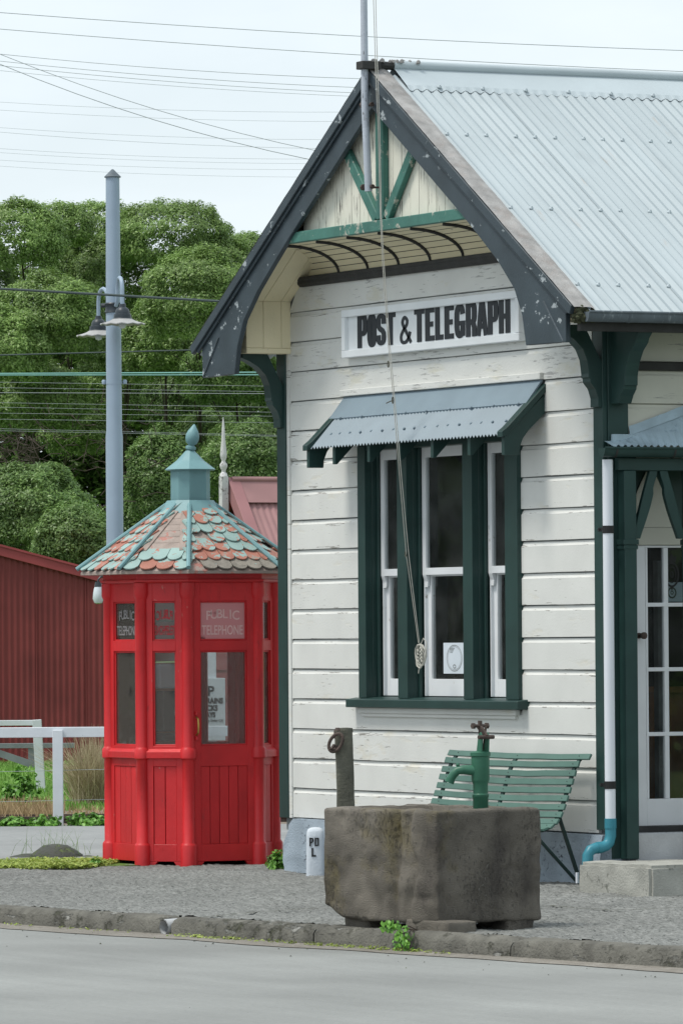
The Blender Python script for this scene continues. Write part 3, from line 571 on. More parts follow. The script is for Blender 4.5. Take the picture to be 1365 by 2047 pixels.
# --- gable overhang
SL = .62; OY = -.41
def rz(dx): return 5.64-SL*abs(dx)       # roof plane height over ridge
GX = 2.43
for k, (y0, y1) in enumerate(((-.36, -.224), (-.221, -.078), (-.075, .0))):
    MB().prism([(y0, 3.815), (y1, 3.815), (y1, 4.155), (y0, 4.155)], 'x', .165, .19).build('soffit_board', M['cream'], PO, bevel=.002)
    b = MB(); b.add([(.19, y0, 4.155), (.19, y1, 4.155), (1.02, y1, 4.67), (1.02, y0, 4.67), (.165, y0, 4.17), (.165, y1, 4.17), (1.0, y1, 4.69), (1.0, y0, 4.69)], [(0,1,2,3),(4,7,6,5),(0,4,5,1),(2,6,7,3),(1,5,6,2),(0,3,7,4)])
    b.build('soffit_board', M['cream'], PO, bevel=.002)
    b = MB(); b.add([(2*GX-x, y, z) for x, y, z in b.v], []) if 0 else None
    b = MB(); b.add([(2*GX-x, y, z) for x, y, z in [(.19, y0, 4.155), (.19, y1, 4.155), (1.02, y1, 4.67), (1.02, y0, 4.67), (.165, y0, 4.17), (.165, y1, 4.17), (1.0, y1, 4.69), (1.0, y0, 4.69)]], [(0,1,2,3),(4,7,6,5),(0,4,5,1),(2,6,7,3),(1,5,6,2),(0,3,7,4)])
    b.build('soffit_board', M['cream'], PO, bevel=.002)
    MB().prism([(y0, 3.815), (y1, 3.815), (y1, 4.155), (y0, 4.155)], 'x', 2*GX-.19, 2*GX-.165).build('soffit_board', M['cream'], PO, bevel=.002)
MB().box(.08, .196, -.362, -.004, 3.775, 3.814).build('soffit_rail', M['cream'], PO, bevel=.003)
MB().box(2*GX-.196, 2*GX-.08, -.362, -.004, 3.775, 3.814).build('soffit_rail', M['cream'], PO, bevel=.003)
# boxed back of the eaves return and coved soffit
MB().prism([(-.36, 3.78), (.164, 3.78), (.164, 4.17), (-.02, 4.05)], 'y', -.358, -.05).build('eaves_box', M['cream'], PO)
MB().prism([(2*GX-.164, 3.78), (2*GX+.36, 3.78), (2*GX+.02, 4.05), (2*GX-.164, 4.17)], 'y', -.358, -.05).build('eaves_box', M['cream'], PO)
def cove(t): return (OY+.41*math.sin(t*math.pi/2), 4.325+.19*math.cos(t*math.pi/2))
NB = 7
for k in range(NB):
    t0, t1 = k/NB+.004, (k+1)/NB-.012
    b = MB()
    for a, c in ((t0, (t0+t1)/2), ((t0+t1)/2, t1)):
        (y0, z0), (y1, z1) = cove(a), cove(c)
        xa = .19+(z0-4.155)/SL-.02; xb = .19+(z1-4.155)/SL-.02
        b.add([(xa, y0, z0), (2*GX-xa, y0, z0), (2*GX-xb, y1, z1), (xb, y1, z1)], [(0,1,2,3)])
    b.build('cove_board', M['cream'], PO)
b = MB(); b.grid(lambda u, v: (.19+(cove(v)[1]-4.155)/SL+(2*GX-.38-2*(cove(v)[1]-4.155)/SL)*u, cove(v)[0]+.006, cove(v)[1]+.012), 1, 10); b.build('cove_backing', M['dark_trim'], PO)
rib = MB().tube([(0, cove(t/10)[0]+.0, cove(t/10)[1]-.010) for t in range(11)], .012, 6).build('cove_rib', M['dark_trim'], PO, smooth=True); rib.location = (.98, 0, 0)
for x in (1.44, 1.92, 2.40, 2.89, 3.37): dup(rib, PO, (x, 0, 0))
mo = MB(); mo.prism([(.0, 4.25), (-.03, 4.25), (-.05, 4.27), (-.05, 4.29), (-.06, 4.30), (-.06, 4.318), (0, 4.318)], 'x', .40, 4.46); mo.build('cove_moulding', M['dark_trim'], PO, bevel=.002)
MB().prism([(-.445, 4.515), (-.445, 4.592), (-.36, 4.60), (-.36, 4.515)], 'x', 1.06, 3.84).build('collar_beam', M['sea_green'], PO, bevel=.005)
x = 1.16
while x < 3.70:
    w_ = .128; xm = x+w_-.006
    zt0 = 5.52-SL*abs(x-GX); zt1 = 5.52-SL*abs(xm-GX)
    top = [(xm, zt1), (x, zt0)] if not (x < GX < xm) else [(xm, zt1), (GX, 5.52), (x, zt0)]
    MB().prism([(x, 4.592), (xm, 4.592)]+top, 'y', -.372-.003*random.random(), -.35).build('gable_board', M['cream_gable'], PO, bevel=.002)
    x += w_
MB().prism([(1.0, 4.58), (3.86, 4.58), (GX, 5.5)], 'y', -.348, -.33).build('gable_backing', M['dark_trim'], PO)
MB().box(2.395, 2.505, -.425, -.377, 4.60, 5.42).build('king_post', M['sea_green'], PO, bevel=.005)
for s_ in (-1, 1):
    b = MB(); b.bar((GX+.02+s_*.07, -.402, 4.62), (GX+.0+s_*.56, -.402, 5.06), .048, .09, (0, 1, 0)); b.bar
    b = MB(); c0 = Vector((GX+.02+s_*.075, 0, 4.605)); c1 = Vector((GX+.02+s_*.53, 0, 5.10)); dd = (c1-c0).normalized(); pn = Vector((-dd.z, 0, dd.x))*.042
    b.prism([((c0-pn).x, (c0-pn).z), ((c0+pn).x, (c0+pn).z), ((c1+pn).x, (c1+pn).z), ((c1-pn).x, (c1-pn).z)], 'y', -.420, -.378)
    b.build('strut', M['sea_green'], PO, bevel=.005)
# bargeboards
EX = 2.90
def barge(sg_):
    lo = [(2.76, 3.615), (2.215, 3.62), (2.165, 3.82), (2.06, 4.0), (1.83, 4.20), (1.58, 4.372), (1.32, 4.545)]
    pts = [(0, rz(0)-.03), (EX-.14, rz(EX-.14)-.03)] + lo + [(0, 5.37)]
    return [(GX+sg_*a, z) for a, z in pts]
MB().prism(barge(-1), 'y', -.47, -.432).build('bargeboard', M['slate'], PO, bevel=.004)
MB().prism(barge(1), 'y', -.471, -.433).build('bargeboard', M['slate'], PO, bevel=.004)
for s_ in (-1, 1):
    q = [(.0, rz(0)+.005), (EX+.0, rz(EX)+.005), (EX-.03, rz(EX)-.05), (EX-.06, rz(EX-.06)-.075), (0, rz(0)-.075)]
    MB().prism([(GX+s_*a, z) for a, z in q], 'y', -.505, -.4715).build('barge_moulding', M['slate'], PO, bevel=.004)
    q = [(.0, rz(0)-.0755), (EX-.07, rz(EX-.07)-.0755), (EX-.10, rz(EX-.10)-.105), (0, rz(0)-.105)]
    MB().prism([(GX+s_*a, z) for a, z in q], 'y', -.488, -.4712).build('barge_bead', M['slate'], PO, bevel=.002)
    MB().bar((GX+s_*(EX-.17), -.474, 3.625), (GX+s_*(EX-.43), -.474, 3.90), .004, .012, (0, 1, 0)).build('barge_joint', M['gutter'], PO)
# --- roof: corrugated sheets
RZ = lambda a: 5.625-SL*a
for s_ in (1, -1):
    y0 = -.39; k = 0
    while y0 < 9.2:
        y1 = y0+.76; lift = .004*(k % 2)
        nseg = 10*5 if y0 < 3.2 else 10*4
        def rf(u, v, y0=y0, y1=y1, lift=lift):
            y = y0+(y1-y0+.02)*u; a = .05+2.92*v
            return (GX+s_*a, y, RZ(a)+.012*math.sin((y+.33)/.076*2*math.pi)+lift)
        MB().grid(rf, nseg, 2).build('roof_sheet', M['roof'], PO, smooth=True)
        y0 = y1; k += 1
def nrm(s_): return Vector((SL*s_, 0, 1)).normalized()
scr = MB().lathe([(.017, 0), (.016, .006), (.008, .014), (.004, .02)], n=7).build('roof_screw', M['ridge'], PO); scr.location = (GX+.8, 0, -5)
q_ = nrm(1).to_track_quat('Z', 'Y').to_euler()
first = True
for a in (.82, 1.73, 2.64):
    for k in range(24):
        y = -.33+.076*(2*k+.25)+.076*(k//3)
        if y > 2.6: break
        loc = (GX+a+hsh(k, a)*.01, y, RZ(a)+.013)
        if first: scr.location = loc; scr.rotation_euler = q_; first = False
        else: dup(scr, PO, loc, q_)
for k in range(7): dup(scr, PO, (GX+.215, -.05+.34*k, RZ(.215)+.02), q_)
# ridge cap with scalloped lead edge
rc = MB(); rc.tube([(GX, -.30, 5.675), (GX, 9.2, 5.675)], .035, 10)
rc.build('ridge_roll', M['ridge'], PO, smooth=True)
for s_ in (1, -1):
    b = MB(); b.add([(GX, -.30, 5.665), (GX, 9.2, 5.665), (GX+s_*.20, 9.2, RZ(.2)+.022), (GX+s_*.20, -.30, RZ(.2)+.022)], [(0,1,2,3)])
    b.grid(lambda u, v: (GX+s_*(.20+.035*v), -.30+9.5*u, RZ(.2+.035*v)+.022-v*.016+v*.009*math.sin((-.30+9.5*u+.33)/.076*2*math.pi)), 620, 1)
    b.build('ridge_cap', M['ridge'], PO)
    # lichen-covered barge flashing
    b = MB(); b.grid(lambda u, v: (GX+s_*(.0+2.93*u), -.50+.155*v, RZ(2.93*u)+.03+.004*hsh(u*30, v*4)-(.012 if v > .9 else 0)), 60, 4); b.build('barge_flashing', M['lichen'], PO)
fin = MB(); fin.tube([(GX, -.50, 5.672), (GX, -.16, 5.668)], [.03, .028], 8); fin.build('ridge_end', M['dark_trim'], PO)
ms = MB()
for k in range(26):
    c = Vector((GX+random.uniform(-.02, .05), -.47+.35*random.random(), 5.70)); r_ = random.uniform(.008, .02); ms.lathe([(r_, -.01), (r_*.8, r_*.5), (.002, r_)], c, 5)
ms.build('lichen_tuft', M['lichen'], PO, kind='stuff')
# eave: fascia, soffit, gutter
MB().box(GX+2.84, GX+2.885, -.43, BY, 3.685, 3.80).build('fascia', M['dark_trim'], PO, bevel=.003)
MB().box(WX-.01, GX+2.84, -.05, BY, 3.735, 3.75).build('eave_soffit', M['dark_trim'], PO)
gt = MB(); gpr = [(.045*math.cos(a), .05*math.sin(a)) for a in [math.pi+math.pi*i/10 for i in range(11)]]
gt.grid(lambda u, v: (GX+2.945+gpr[int(u*10+.5)][0], -.42+9.4*v, 3.805+gpr[int(u*10+.5)][1]*1.3), 10, 12)
gt.tube([(GX+2.99, -.42, 3.805), (GX+2.99, BY, 3.805)], .009, 6)
gt.prism([(GX+2.945+a, 3.805+z*1.3) for a, z in gpr], 'y', -.422, -.418)
gt = gt.build('eave_gutter', M['gutter'], PO, smooth=True)
st = MB(); st.grid(lambda u, v: (GX+2.945+gpr[int(u*10+.5)][0]*1.06, -.12+.02*v, 3.805+gpr[int(u*10+.5)][1]*1.37), 10, 1); st.build('gutter_strap', M['gutter'], gt)
MB().grid(lambda u, v: (GX+2.905+.02*u, -.42+9.4*v, 3.80), 1, 1).build('gutter_bed', M['dark_trim'], gt)
ms = MB()
for k in range(40):
    c = Vector((GX+2.88+random.uniform(-.03, .05), -.47+.13*random.random(), 3.78+random.uniform(-.03, .05))); r_ = random.uniform(.012, .03); ms.lathe([(r_*.4, -r_), (r_, 0), (.3*r_, r_)], c, 6)
ms.build('moss_clump', M['moss'], PO, kind='stuff')
# brackets under the overhang
prof = [(.01, 3.52), (-.13, 3.785), (-.33, 3.775), (-.335, 3.745), (-.27, 3.72), (-.20, 3.68), (-.14, 3.62), (-.11, 3.55), (-.098, 3.46), (-.10, 3.435), (-.088, 3.43), (-.088, 3.405), (-.05, 3.36), (-.03, 3.30), (-.03, 3.24), (.01, 3.24)]
MB().prism([(y-.02, z) for y, z in prof], 'x', -.01, .10).build('gable_bracket', M['green'], PO, bevel=.003)
MB().prism([(y-.02, z-.03) for y, z in prof], 'x', 4.755, 4.862).build('gable_bracket', M['green'], PO, bevel=.003)
prof2 = [(0, 3.73), (.40, 3.73), (.385, 3.68), (.345, 3.645), (.335, 3.62), (.27, 3.57), (.215, 3.49), (.19, 3.41), (.187, 3.345), (.175, 3.345), (.172, 3.32), (.13, 3.28), (.10, 3.23), (0, 3.23)]
MB().prism([(4.88+x, z) for x, z in prof2], 'y', .035, .135).build('eave_bracket', M['green'], PO, bevel=.003)
# --- porch hood over the side door
pg = MB(); gp2 = [(.05*math.cos(a), .06*math.sin(a)) for a in [math.pi+math.pi*i/10 for i in range(11)]]
pg.grid(lambda u, v: (5.0+gp2[int(u*10+.5)][0], -.10+5*v, 2.935+gp2[int(u*10+.5)][1]), 10, 10)
pg.tube([(5.05, -.10, 2.935), (5.05, 4.9, 2.938)], .009, 6)
pg.prism([(5.0+a, 2.935+z) for a, z in gp2], 'y', -.104, -.098)
pg = pg.build('porch_gutter', M['green'], PO, smooth=True)
for y in (-.02, .42, .9):
    MB().grid(lambda u, v: (5.0+gp2[int(u*10+.5)][0]*1.07, y+.014*v, 2.935+gp2[int(u*10+.5)][1]*1.07), 10, 1).build('gutter_strap', M['dark_trim'], pg)
def wallz(y): return 2.985+max(0, min(y-.02, 1.2))*.335
def prf(u, v):
    y = -.02+3.0*u; x = 5.02-.135*v; z0 = 2.948; return (x, y, z0+(wallz(y)-z0)*v+.010*math.sin(y/.05*2*math.pi)*(1-v))
MB().grid(prf, 260, 3).build('porch_roof', M['porch_roof'], PO)
b = MB(); b.grid(lambda u, v: (4.905-.018*v-.0*u, .166+2.8*u, wallz(.166+2.8*u)-.012+.062*v+.006*hsh(u*60, v)), 60, 2); b.build('porch_flashing', M['porch_roof'], PO)
MB().box(4.886, 4.92, .03, .20, 2.955, 3.03).build('porch_flashing', M['porch_roof'], PO, bevel=.004)
MB().box(4.90, 4.955, .05, 5, 2.79, 2.872).build('porch_beam', M['green'], PO, bevel=.003)
for y in (.075, .56):
    p_ = MB(); p_.box(4.885, 4.975, y+.004, y+.094, .23, 2.788)
    p_.box(4.878, 4.982, y-.008, y+.108, 2.30, 2.335); p_.box(4.882, 4.978, y-.004, y+.104, 2.27, 2.295); p_.build('porch_post', M['green'], PO, bevel=.003)
    if y > .1: continue
def brace(ya, sgn):
    o = []; i_ = []
    for k in range(13):
        t = k/12; z = 2.34+.448*t; yy = .01+.135*t**1.15
        bump_ = .012*math.exp(-((t-.78)/.07)**2)
        o.append((ya+sgn*(yy-.012+.01*(1-t)), z)); i_.append((ya+sgn*(yy+.052+.028*math.sin(t*math.pi)*.8-bump_-.006), z))
    return o+i_[::-1]
MB().prism(brace(.155, 1), 'x', 4.915, 4.95).build('arch_brace', M['green'], PO, bevel=.002)
MB().prism(brace(.555, -1), 'x', 4.915, 4.95).build('arch_brace', M['green'], PO, bevel=.002)
MB().prism([(.25, 2.42), (.285, 2.55), (.335, 2.67), (.40, 2.79), (.46, 2.79), (.52, 2.67), (.565, 2.55), (.60, 2.42)], 'x', 4.695, 4.705).build('porch_panel', M['cream_side'], PO)  # slanted cut bares the dark back, standing in for shading in the recess
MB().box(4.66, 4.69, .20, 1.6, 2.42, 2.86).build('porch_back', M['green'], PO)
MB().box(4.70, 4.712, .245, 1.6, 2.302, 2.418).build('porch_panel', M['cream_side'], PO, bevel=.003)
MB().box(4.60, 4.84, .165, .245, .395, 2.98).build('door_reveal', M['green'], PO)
MB().box(4.60, 4.685, .245, .296, .40, 2.30).build('door_jamb', M['green'], PO, bevel=.002)
# door
DX = 4.70
dr = MB(); y0 = .302
dr.box(DX-.04, DX, y0, y0+.085, .437, 2.30)
dr.box(DX-.04, DX, .98, 1.065, .437, 2.30); dr.box(DX-.039, DX-.001, y0+.0855, .98, .437, .615)
dr.box(DX-.039, DX-.001, y0+.0855, .98, 2.285, 2.30)
dr = dr.build('door', M['white_trim'], PO, bevel=.002)
bars = MB()
for z in (1.045, 1.475, 1.905): bars.box(DX-.034, DX+.002, .388, .979, z-.013, z+.013)
for y in (.388, .528, .72, .905): 
    w_ = .018 if y == .388 else .034
    bars.box(DX-.032, DX+.0008, y, y+w_, .616, 2.284)
bars.build('glazing_bar', M['white_trim'], dr, bevel=.002)
for zi, (za, zb) in enumerate(((.617, 1.031), (1.059, 1.461), (1.489, 1.891), (1.919, 2.283))):
    for ya, yb in ((.40, .53), (.56, .725), (.75, .91)):
        MB().box(DX-.022, DX-.018, ya, yb, za, zb).build('pane', M['glass'], dr)
kb = MB(); kb.tube([(DX, .335, 1.70), (DX+.008, .335, 1.70)], .02, 10); kb.tube([(DX+.008, .335, 1.70), (DX+.045, .335, 1.70), (DX+.055, .335, 1.70), (DX+.075, .335, 1.70), (DX+.085, .335, 1.70)], [.01, .009, .022, .024, .010], 10)
kb.build('door_knob', M['rust'], dr, smooth=True)
# crest and round transfer on the glass
cr = MB()
def ringx(b, cy, cz, ry, rz_, t, n=26): 
    for i in range(n):
        a0, a1 = 2*math.pi*i/n, 2*math.pi*(i+1)/n
        b.add([(DX-.0165, cy+(ry-s*t)*math.cos(a), cz+(rz_-s*t)*math.sin(a)) for a, s in ((a0, 0), (a1, 0), (a1, 1), (a0, 1))], [(0,1,2,3)])
ringx(cr, .60, 2.105, .058, .085, .014); ringx(cr, .60, 2.105, .036, .055, .008); ringx(cr, .60, 2.105, .016, .024, .010)
cr.add([(DX-.0165, .60+a, 2.19+c) for a, c in ((-.03, .0), (.03, 0), (.038, .045), (.018, .03), (0, .06), (-.018, .03), (-.038, .045))], [(0,1,2,3,4,5,6)])
cr.add([(DX-.0165, .60+a, 2.26+c) for a, c in ((-.05, .01), (.05, .01), (.03, .022), (-.03, .022))], [(0,1,2,3)])
cr.add([(DX-.0165, .60+a, 2.02+c) for a, c in ((-.008, 0), (0, -.03), (.008, 0))], [(0,1,2)])
cr.build('crest_transfer', M['black'], dr)
MB().box(DX-.03, DX-.024, .565, .72, 1.925, 2.055).build('paper_notice', M['paper'], dr)
c2 = MB(); 
for (ry, t) in ((.034, .010), (.012, .006)):
    for i in range(22):
        a0, a1 = 2*math.pi*i/22, 2*math.pi*(i+1)/22
        c2.add([(DX-.0235, .605+(ry-s*t)*math.cos(a), 1.985+(ry-s*t)*1.15*math.sin(a)) for a, s in ((a0, 0), (a1, 0), (a1, 1), (a0, 1))], [(0,1,2,3)])
c2.build('round_emblem', M['greywood'], dr)
MB().box(4.45, 4.93, .175, 3, .19, .397).build('door_sill', M['concrete_pale'], PO, bevel=.008)
MB().box(4.6, 4.80, .24, 3, .3975, .436).build('threshold', M['dark_trim'], PO)
MB().box(4.3, 4.87, .15, BY, -.05, .38).build('side_plinth', M['concrete_blue'], PO)
# a few things faintly seen through the door and window
ct = MB(); ct.box(2.6, 4.2, 1.6, 2.0, .36, 1.3); ct.box(2.5, 4.3, 1.55, 2.05, 1.3, 1.34); ct.build('counter', M['brown_wood'], PO, bevel=.004)
MB().box(4.52, 4.58, .55, .58, .44, 2.2).build('curtain', M['lichen'], PO)
for k, (x, h_) in enumerate(((2.2, .35), (2.4, .25), (2.75, .4))):
    MB().box(x-.08, x+.08, .5, .62, 1.45, 1.45+h_).build('stacked_parcel', [M['brown_wood'], M['weed'], M['paper']][k % 2], PO, bevel=.004)
MB().box(1.5, 3.5, .45, .75, 1.38, 1.42).build('window_shelf', M['brown_wood'], PO)
MB().box(2.0, 3.4, 1.2, 1.24, 2.45, 2.49).build('hanging_rail', M['lichen'], PO)
# --- concrete step
st_ = MB()
def stf(u, v): pass
st_.box(4.995, 5.95, -.305, 1.3, -.03, .225); st_ = st_.build('concrete_step', M['concrete'], None)
bm = bmesh.new(); bm.from_mesh(st_.data); bmesh.ops.bevel(bm, geom=bm.edges[:], offset=.02, segments=2, affect='EDGES'); bmesh.ops.subdivide_edges(bm, edges=[e for e in bm.edges if e.calc_length() > .1], cuts=14, use_grid_fill=True)
for v in bm.verts: v.co += Vector((noise.noise(v.co*6), noise.noise(v.co*6+Vector((9, 0, 0))), noise.noise(v.co*6+Vector((0, 9, 0)))))*.012
bm.to_mesh(st_.data); bm.free(); tag(st_, 'stained concrete doorstep with dark mould in front of the glazed white door', 'step')
# --- downpipe with teal shoe
dn = thing('downpipe', 'white plastic downpipe on the green corner post ending in a teal elbow', 'downpipe', (4.955, -.035, .1))
MB().tube([(0, 0, .39), (0, 0, 2.76)], .035, 14).build('pipe', M['pipe_white'], dn, smooth=True)
MB().tube([(0, 0, .395), (0, 0, .285), (0, -.012, .245), (0, -.035, .222), (0, -.07, .212), (0, -.115, .208), (-.0, -.150, .196), (-.0, -.172, .165), (-.0, -.178, -.08)], .0365, 14).build('elbow', M['teal_pipe'], dn, smooth=True)
MB().tube([(0, 0, .40), (0, 0, .335)], .0395, 14).build('elbow_socket', M['teal_pipe'], dn, smooth=True); MB().tube([(0, -.075, .2118), (0, -.105, .2092)], .039, 14).build('elbow_socket', M['teal_pipe'], dn, smooth=True)
for z in (.595, 2.275):
    b = MB(); b.tube([(0, 0, z), (0, 0, z+.05)], .039, 14); b.box(-.08, -.02, -.03, .02, z+.012, z+.038); b.lathe([(.010, 0), (.008, .012)], (-.065, -.034, z+.02), 7)
    b.build('pipe_clip', M['black'], dn)
MB().tube([(-.03, -.235, .05), (-.03, -.235, -.02)], .012, 8).build('pipe_stub', M['pipe_white'], dn)
# --- flagpole
fp = thing('flagpole', 'flaking pale flagpole bolted to the front of the gable peak', 'flagpole', (2.465, -.535, 4.79))
MB().tube([(0, .02, 0), (-.005, 0, .6), (-.01, .0, 1.4), (-.03, -.0, 4.5)], [.026, .0255, .024, .018], 12).build('pole', M['flagpole'], fp, smooth=True)
b = MB(); b.box(-.05, .05, -.045, .10, .845, .90); b.build('collar', M['dark_trim'], fp, bevel=.004)
for z in (.60, .03):
    b = MB(); b.tube([(-.05, -.0, z), (-.03, 0, z)], .022, 8); b.tube([(-.06, .0, z), (.0, .13, z)], .008, 6); b.tube([(.03, .03, z), (.05, .03, z)], .016, 8); b.build('bolt', M['rust'], fp, smooth=True)
# halyard: two strands and the hank tied at the window
hy = thing('halyard_rope', 'thin pale halyard rope slanting down from the flagpole to the window', 'rope', (2.4, -.5, 4.5))
def hp(px, py, Y):
    v = CR*((px-IW/2)/F) - CU*((py-IH/2)/F) + FW; return CAM + v*((Y-CAM.y)/v.y) - Vector((2.4, -.5, 4.5))
sA = [(745, -40, -.58), (748, 60, -.58), (751, 150, -.56), (756, 260, -.53), (760, 430, -.52), (764, 520, -.50), (776, 690, -.42), (786, 800, -.42), (799, 960, -.34), (812, 1110, -.24), (836, 1285, -.12)]
sB = [(750, -40, -.58), (752, 60, -.58), (755, 150, -.56), (759, 260, -.53), (762, 430, -.52), (767, 520, -.50), (779, 690, -.42), (789, 800, -.42), (803, 960, -.34), (817, 1110, -.24), (838, 1285, -.12)]
MB().tube([hp(*p) for p in sA], .003, 5).build('rope_strand', M['rope'], hy, smooth=True)
MB().tube([hp(*p) for p in sB], .003, 5).build('rope_strand', M['rope'], hy, smooth=True)
hk = MB()
for k in range(7):
    a = random.uniform(-.02, .02); pts = []
    for i in range(15):
        t = i/14*2*math.pi; pts.append(hp(839+(5+2*k*.4)*math.sin(t)+a*90+2*math.sin(t*2+k), 1312-26*math.cos(t)*(.6+.06*k), -.115-.006*(k % 3)))
    hk.tube(pts, .0034, 5)
for k in range(4): hk.tube([hp(834+i*1.1, 1298+k*7+4*math.sin(i), -.135) for i in range(10)], .0034, 5)
hk.tube([hp(840, 1290, -.11), hp(846, 1276, -.09), hp(852, 1284, -.09), hp(852, 1312, -.10), hp(847, 1330, -.11)], .004, 5)
hk.tube([hp(838, 1330, -.12), hp(836, 1346, -.12)], .004, 5)
hk.build('rope_hank', M['rope'], hy, smooth=True)
sn = MB()
for (px, py, Y) in ((776, 728, -.42), (785, 800, -.42), (811, 1107, -.24)):
    c = hp(px, py, Y); sn.tube([c+Vector((.018*math.cos(a)*.6, 0, .022*math.sin(a))) for a in [i*math.pi/5 for i in range(11)]], .004, 5)
sn.tube([hp(786, 800, -.42), hp(778, 803, -.42), hp(772, 806, -.42)], .004, 5)
sn.build('rope_toggle', M['greywood'], hy, smooth=True)
MB().bar((1.99, -.055, 2.83), (2.07, -.05, 2.835), .01, .012).build('rope_cleat', M['black'], hy) if 0 else None
# notice in the window
nb = thing('window_notice', 'small white paper notice with an oval stamp behind the window glass', 'notice', (2.305, .1275, 1.445))
MB().box(0, .33, -.001, .0, 0, .215).build('sheet', M['paper'], nb)
ov = MB()
for (rx, rz_, t) in ((.115, .092, .0035), (.10, .082, .002), (.022, .014, .005)):
    for i in range(36):
        a0, a1 = 2*math.pi*i/36, 2*math.pi*(i+1)/36; cz = .108 if rx > .03 else .05
        ov.add([(.165+(rx-s*t)*math.cos(a), -.0022, cz+(rz_-s*t)*math.sin(a)) for a, s in ((a0, 0), (a1, 0), (a1, 1), (a0, 1))], [(0,1,2,3)])
for k in range(4): ov.box(.10, .17-.01*k, -.0022, -.0012, .175-.009*k, .178-.009*k)
ov.build('oval_stamp', M['greywood'], nb)

# ================================================================== TELEPHONE BOOTH
BX, BYY = -1.80, .12
TB = thing('telephone_booth', 'bright red octagonal wooden telephone booth with a shingled teal roof', 'telephone booth', (BX, BYY, -.03)); TB.scale = (1, 1, 1.025)
HA, CC = .55, .29
OCT = [(HA, -CC), (HA, CC), (CC, HA), (-CC, HA), (-HA, CC), (-HA, -CC), (-CC, -HA), (CC, -HA)]
pil0 = None
for k, (x, y) in enumerate(OCT):
    b = MB(); ph = math.pi/8
    b.lathe([(.064, -.02), (.064, .175), (.060, .185), (.048, .20), (.047, .80), (.05, .805), (.063, .815), (.063, .875), (.05, .89), (.047, .90), (.047, 1.98), (.050, 1.985), (.060, 2.01), (.060, 2.10)], (0, 0, 0), 12, ph)
    if pil0 is None: pil0 = b.build('pillar', M['red'], TB, smooth=True); pil0.location = (x, y, 0)
    else: dup(pil0, TB, (x, y, 0))
def face(k, kind):
    a = Vector((*OCT[k], 0)); b_ = Vector((*OCT[(k+1) % 8], 0)); w_ = (b_-a).length; c = (a+b_)/2
    # local x runs along the wall so that looking from outside it goes left to right; local y goes inwards
    out_ = Vector((c.x, c.y, 0)).normalized(); xd = Vector((-out_.y, out_.x, 0)); hw_ = w_/2-.035
    gw = .195 if w_ > .45 else .092
    root = thing.__wrapped__ if 0 else None
    mw = Matrix.Translation(c) @ Matrix((xd, -out_, Vector((0, 0, 1)))).transposed().to_4x4()
    nm = 'door' if kind == 'door' else 'wall_panel'
    f = MB(); Y0, Y1 = (-.012, .028) if kind != 'door' else (-.020, .015)
    f.box(-hw_, -gw, Y0, Y1, .06, 2.10); f.box(gw, hw_, Y0, Y1, .06, 2.10)
    for z0, z1 in ((.06, .185), (.755, .905), (1.60, 1.675), (1.965, 2.10)): f.box(-gw, gw, Y0+.0006, Y1-.0006, z0, z1)
    f.prism([(-hw_, -.01), (-hw_, .059), (-hw_+.085, .059), (-hw_+.03, -.01)], 'y', Y0+.001, Y1-.001)
    f.prism([(hw_, -.01), (hw_, .059), (hw_-.085, .059), (hw_-.03, -.01)], 'y', Y0+.001, Y1-.001)
    if kind != 'door': f.prism([(Y0-.028, .815), (Y0-.028, .862), (Y0, .885), (Y0, .815)], 'x', -hw_, hw_)
    for z0, z1 in ((.905, 1.60), (1.675, 1.965)):      # glazing beads
        f.box(-gw, -gw+.012, Y0+.012, Y0+.022, z0, z1); f.box(gw-.012, gw, Y0+.012, Y0+.022, z0, z1); f.box(-gw+.012, gw-.012, Y0+.0125, Y0+.0215, z0, z0+.012); f.box(-gw+.012, gw-.012, Y0+.0125, Y0+.0215, z1-.012, z1)
    o = f.build(nm, M['red'], TB, bevel=.002); o.matrix_local = mw
    nbd = (5 if kind == 'door' else 4) if w_ > .45 else 2
    for i in range(nbd):
        x0 = -gw+2*gw*i/nbd; x1 = -gw+2*gw*(i+1)/nbd
        MB().box(x0+.0025, x1-.0025, Y0+.007+.001*(i % 2), Y1-.006, .186, .754).build('panel_board', M['red'], o, bevel=.002)
    MB().box(-gw, gw, .021, .0215, .19, .75).build('panel_back', M['dark_trim'], o)
    solid = kind == 'solid'
    if solid:
        for i in range(7): MB().box(-gw, gw, .0, .018, .907+.153*i if i < 6 else 1.83, .907+.153*(i+1)-.006 if i < 6 else 1.96).build('lining_board', M['brown_wood'], o, bevel=.002)
    else:
        MB().box(-gw+.004, gw-.004, Y0+.024, Y0+.027, .91, 1.595).build('glass_pane', M['booth_glass'], o)
        MB().box(-gw+.004, gw-.004, Y0+.024, Y0+.027, 1.68, 1.96).build('glass_pane', M['glass_pink'] if kind == 'door' else M['booth_glass'], o)
        # lettering, arched top line above a straight one
        tm = {'door': M['pink_text'], 'red': M['red_text']}.get(kind, M['pale_text'])
        yt = Y0+.0225
        flip = -1 if kind == 'red' else 1
        if kind in ('door', 'text', 'red'):
            for i, ch in enumerate('PUBLIC'):
                s_ = (i-2.5)/2.5; xx = s_*gw*.58; zz = 1.868-.012*s_*s_
                text_part(ch, 'lettering', .095, tm, o, plane_mx((xx*flip, yt, zz), (flip, 0, 0)) if flip == 1 else plane_mx((xx*flip, yt, zz), (-1, 0, 0)), .001, .0004, (gw/.18)*.9)
            text_part('TELEPHONE', 'lettering', .098, tm, o, plane_mx((0, yt, 1.748), (flip, 0, 0)), .001, .0004, (gw*1.75)/.53)
    return o
door = face(0, 'door')
face(1, 'plain'); face(2, 'plain'); face(3, 'plain'); face(4, 'solid'); face(5, 'plain'); face(6, 'text'); face(7, 'red')
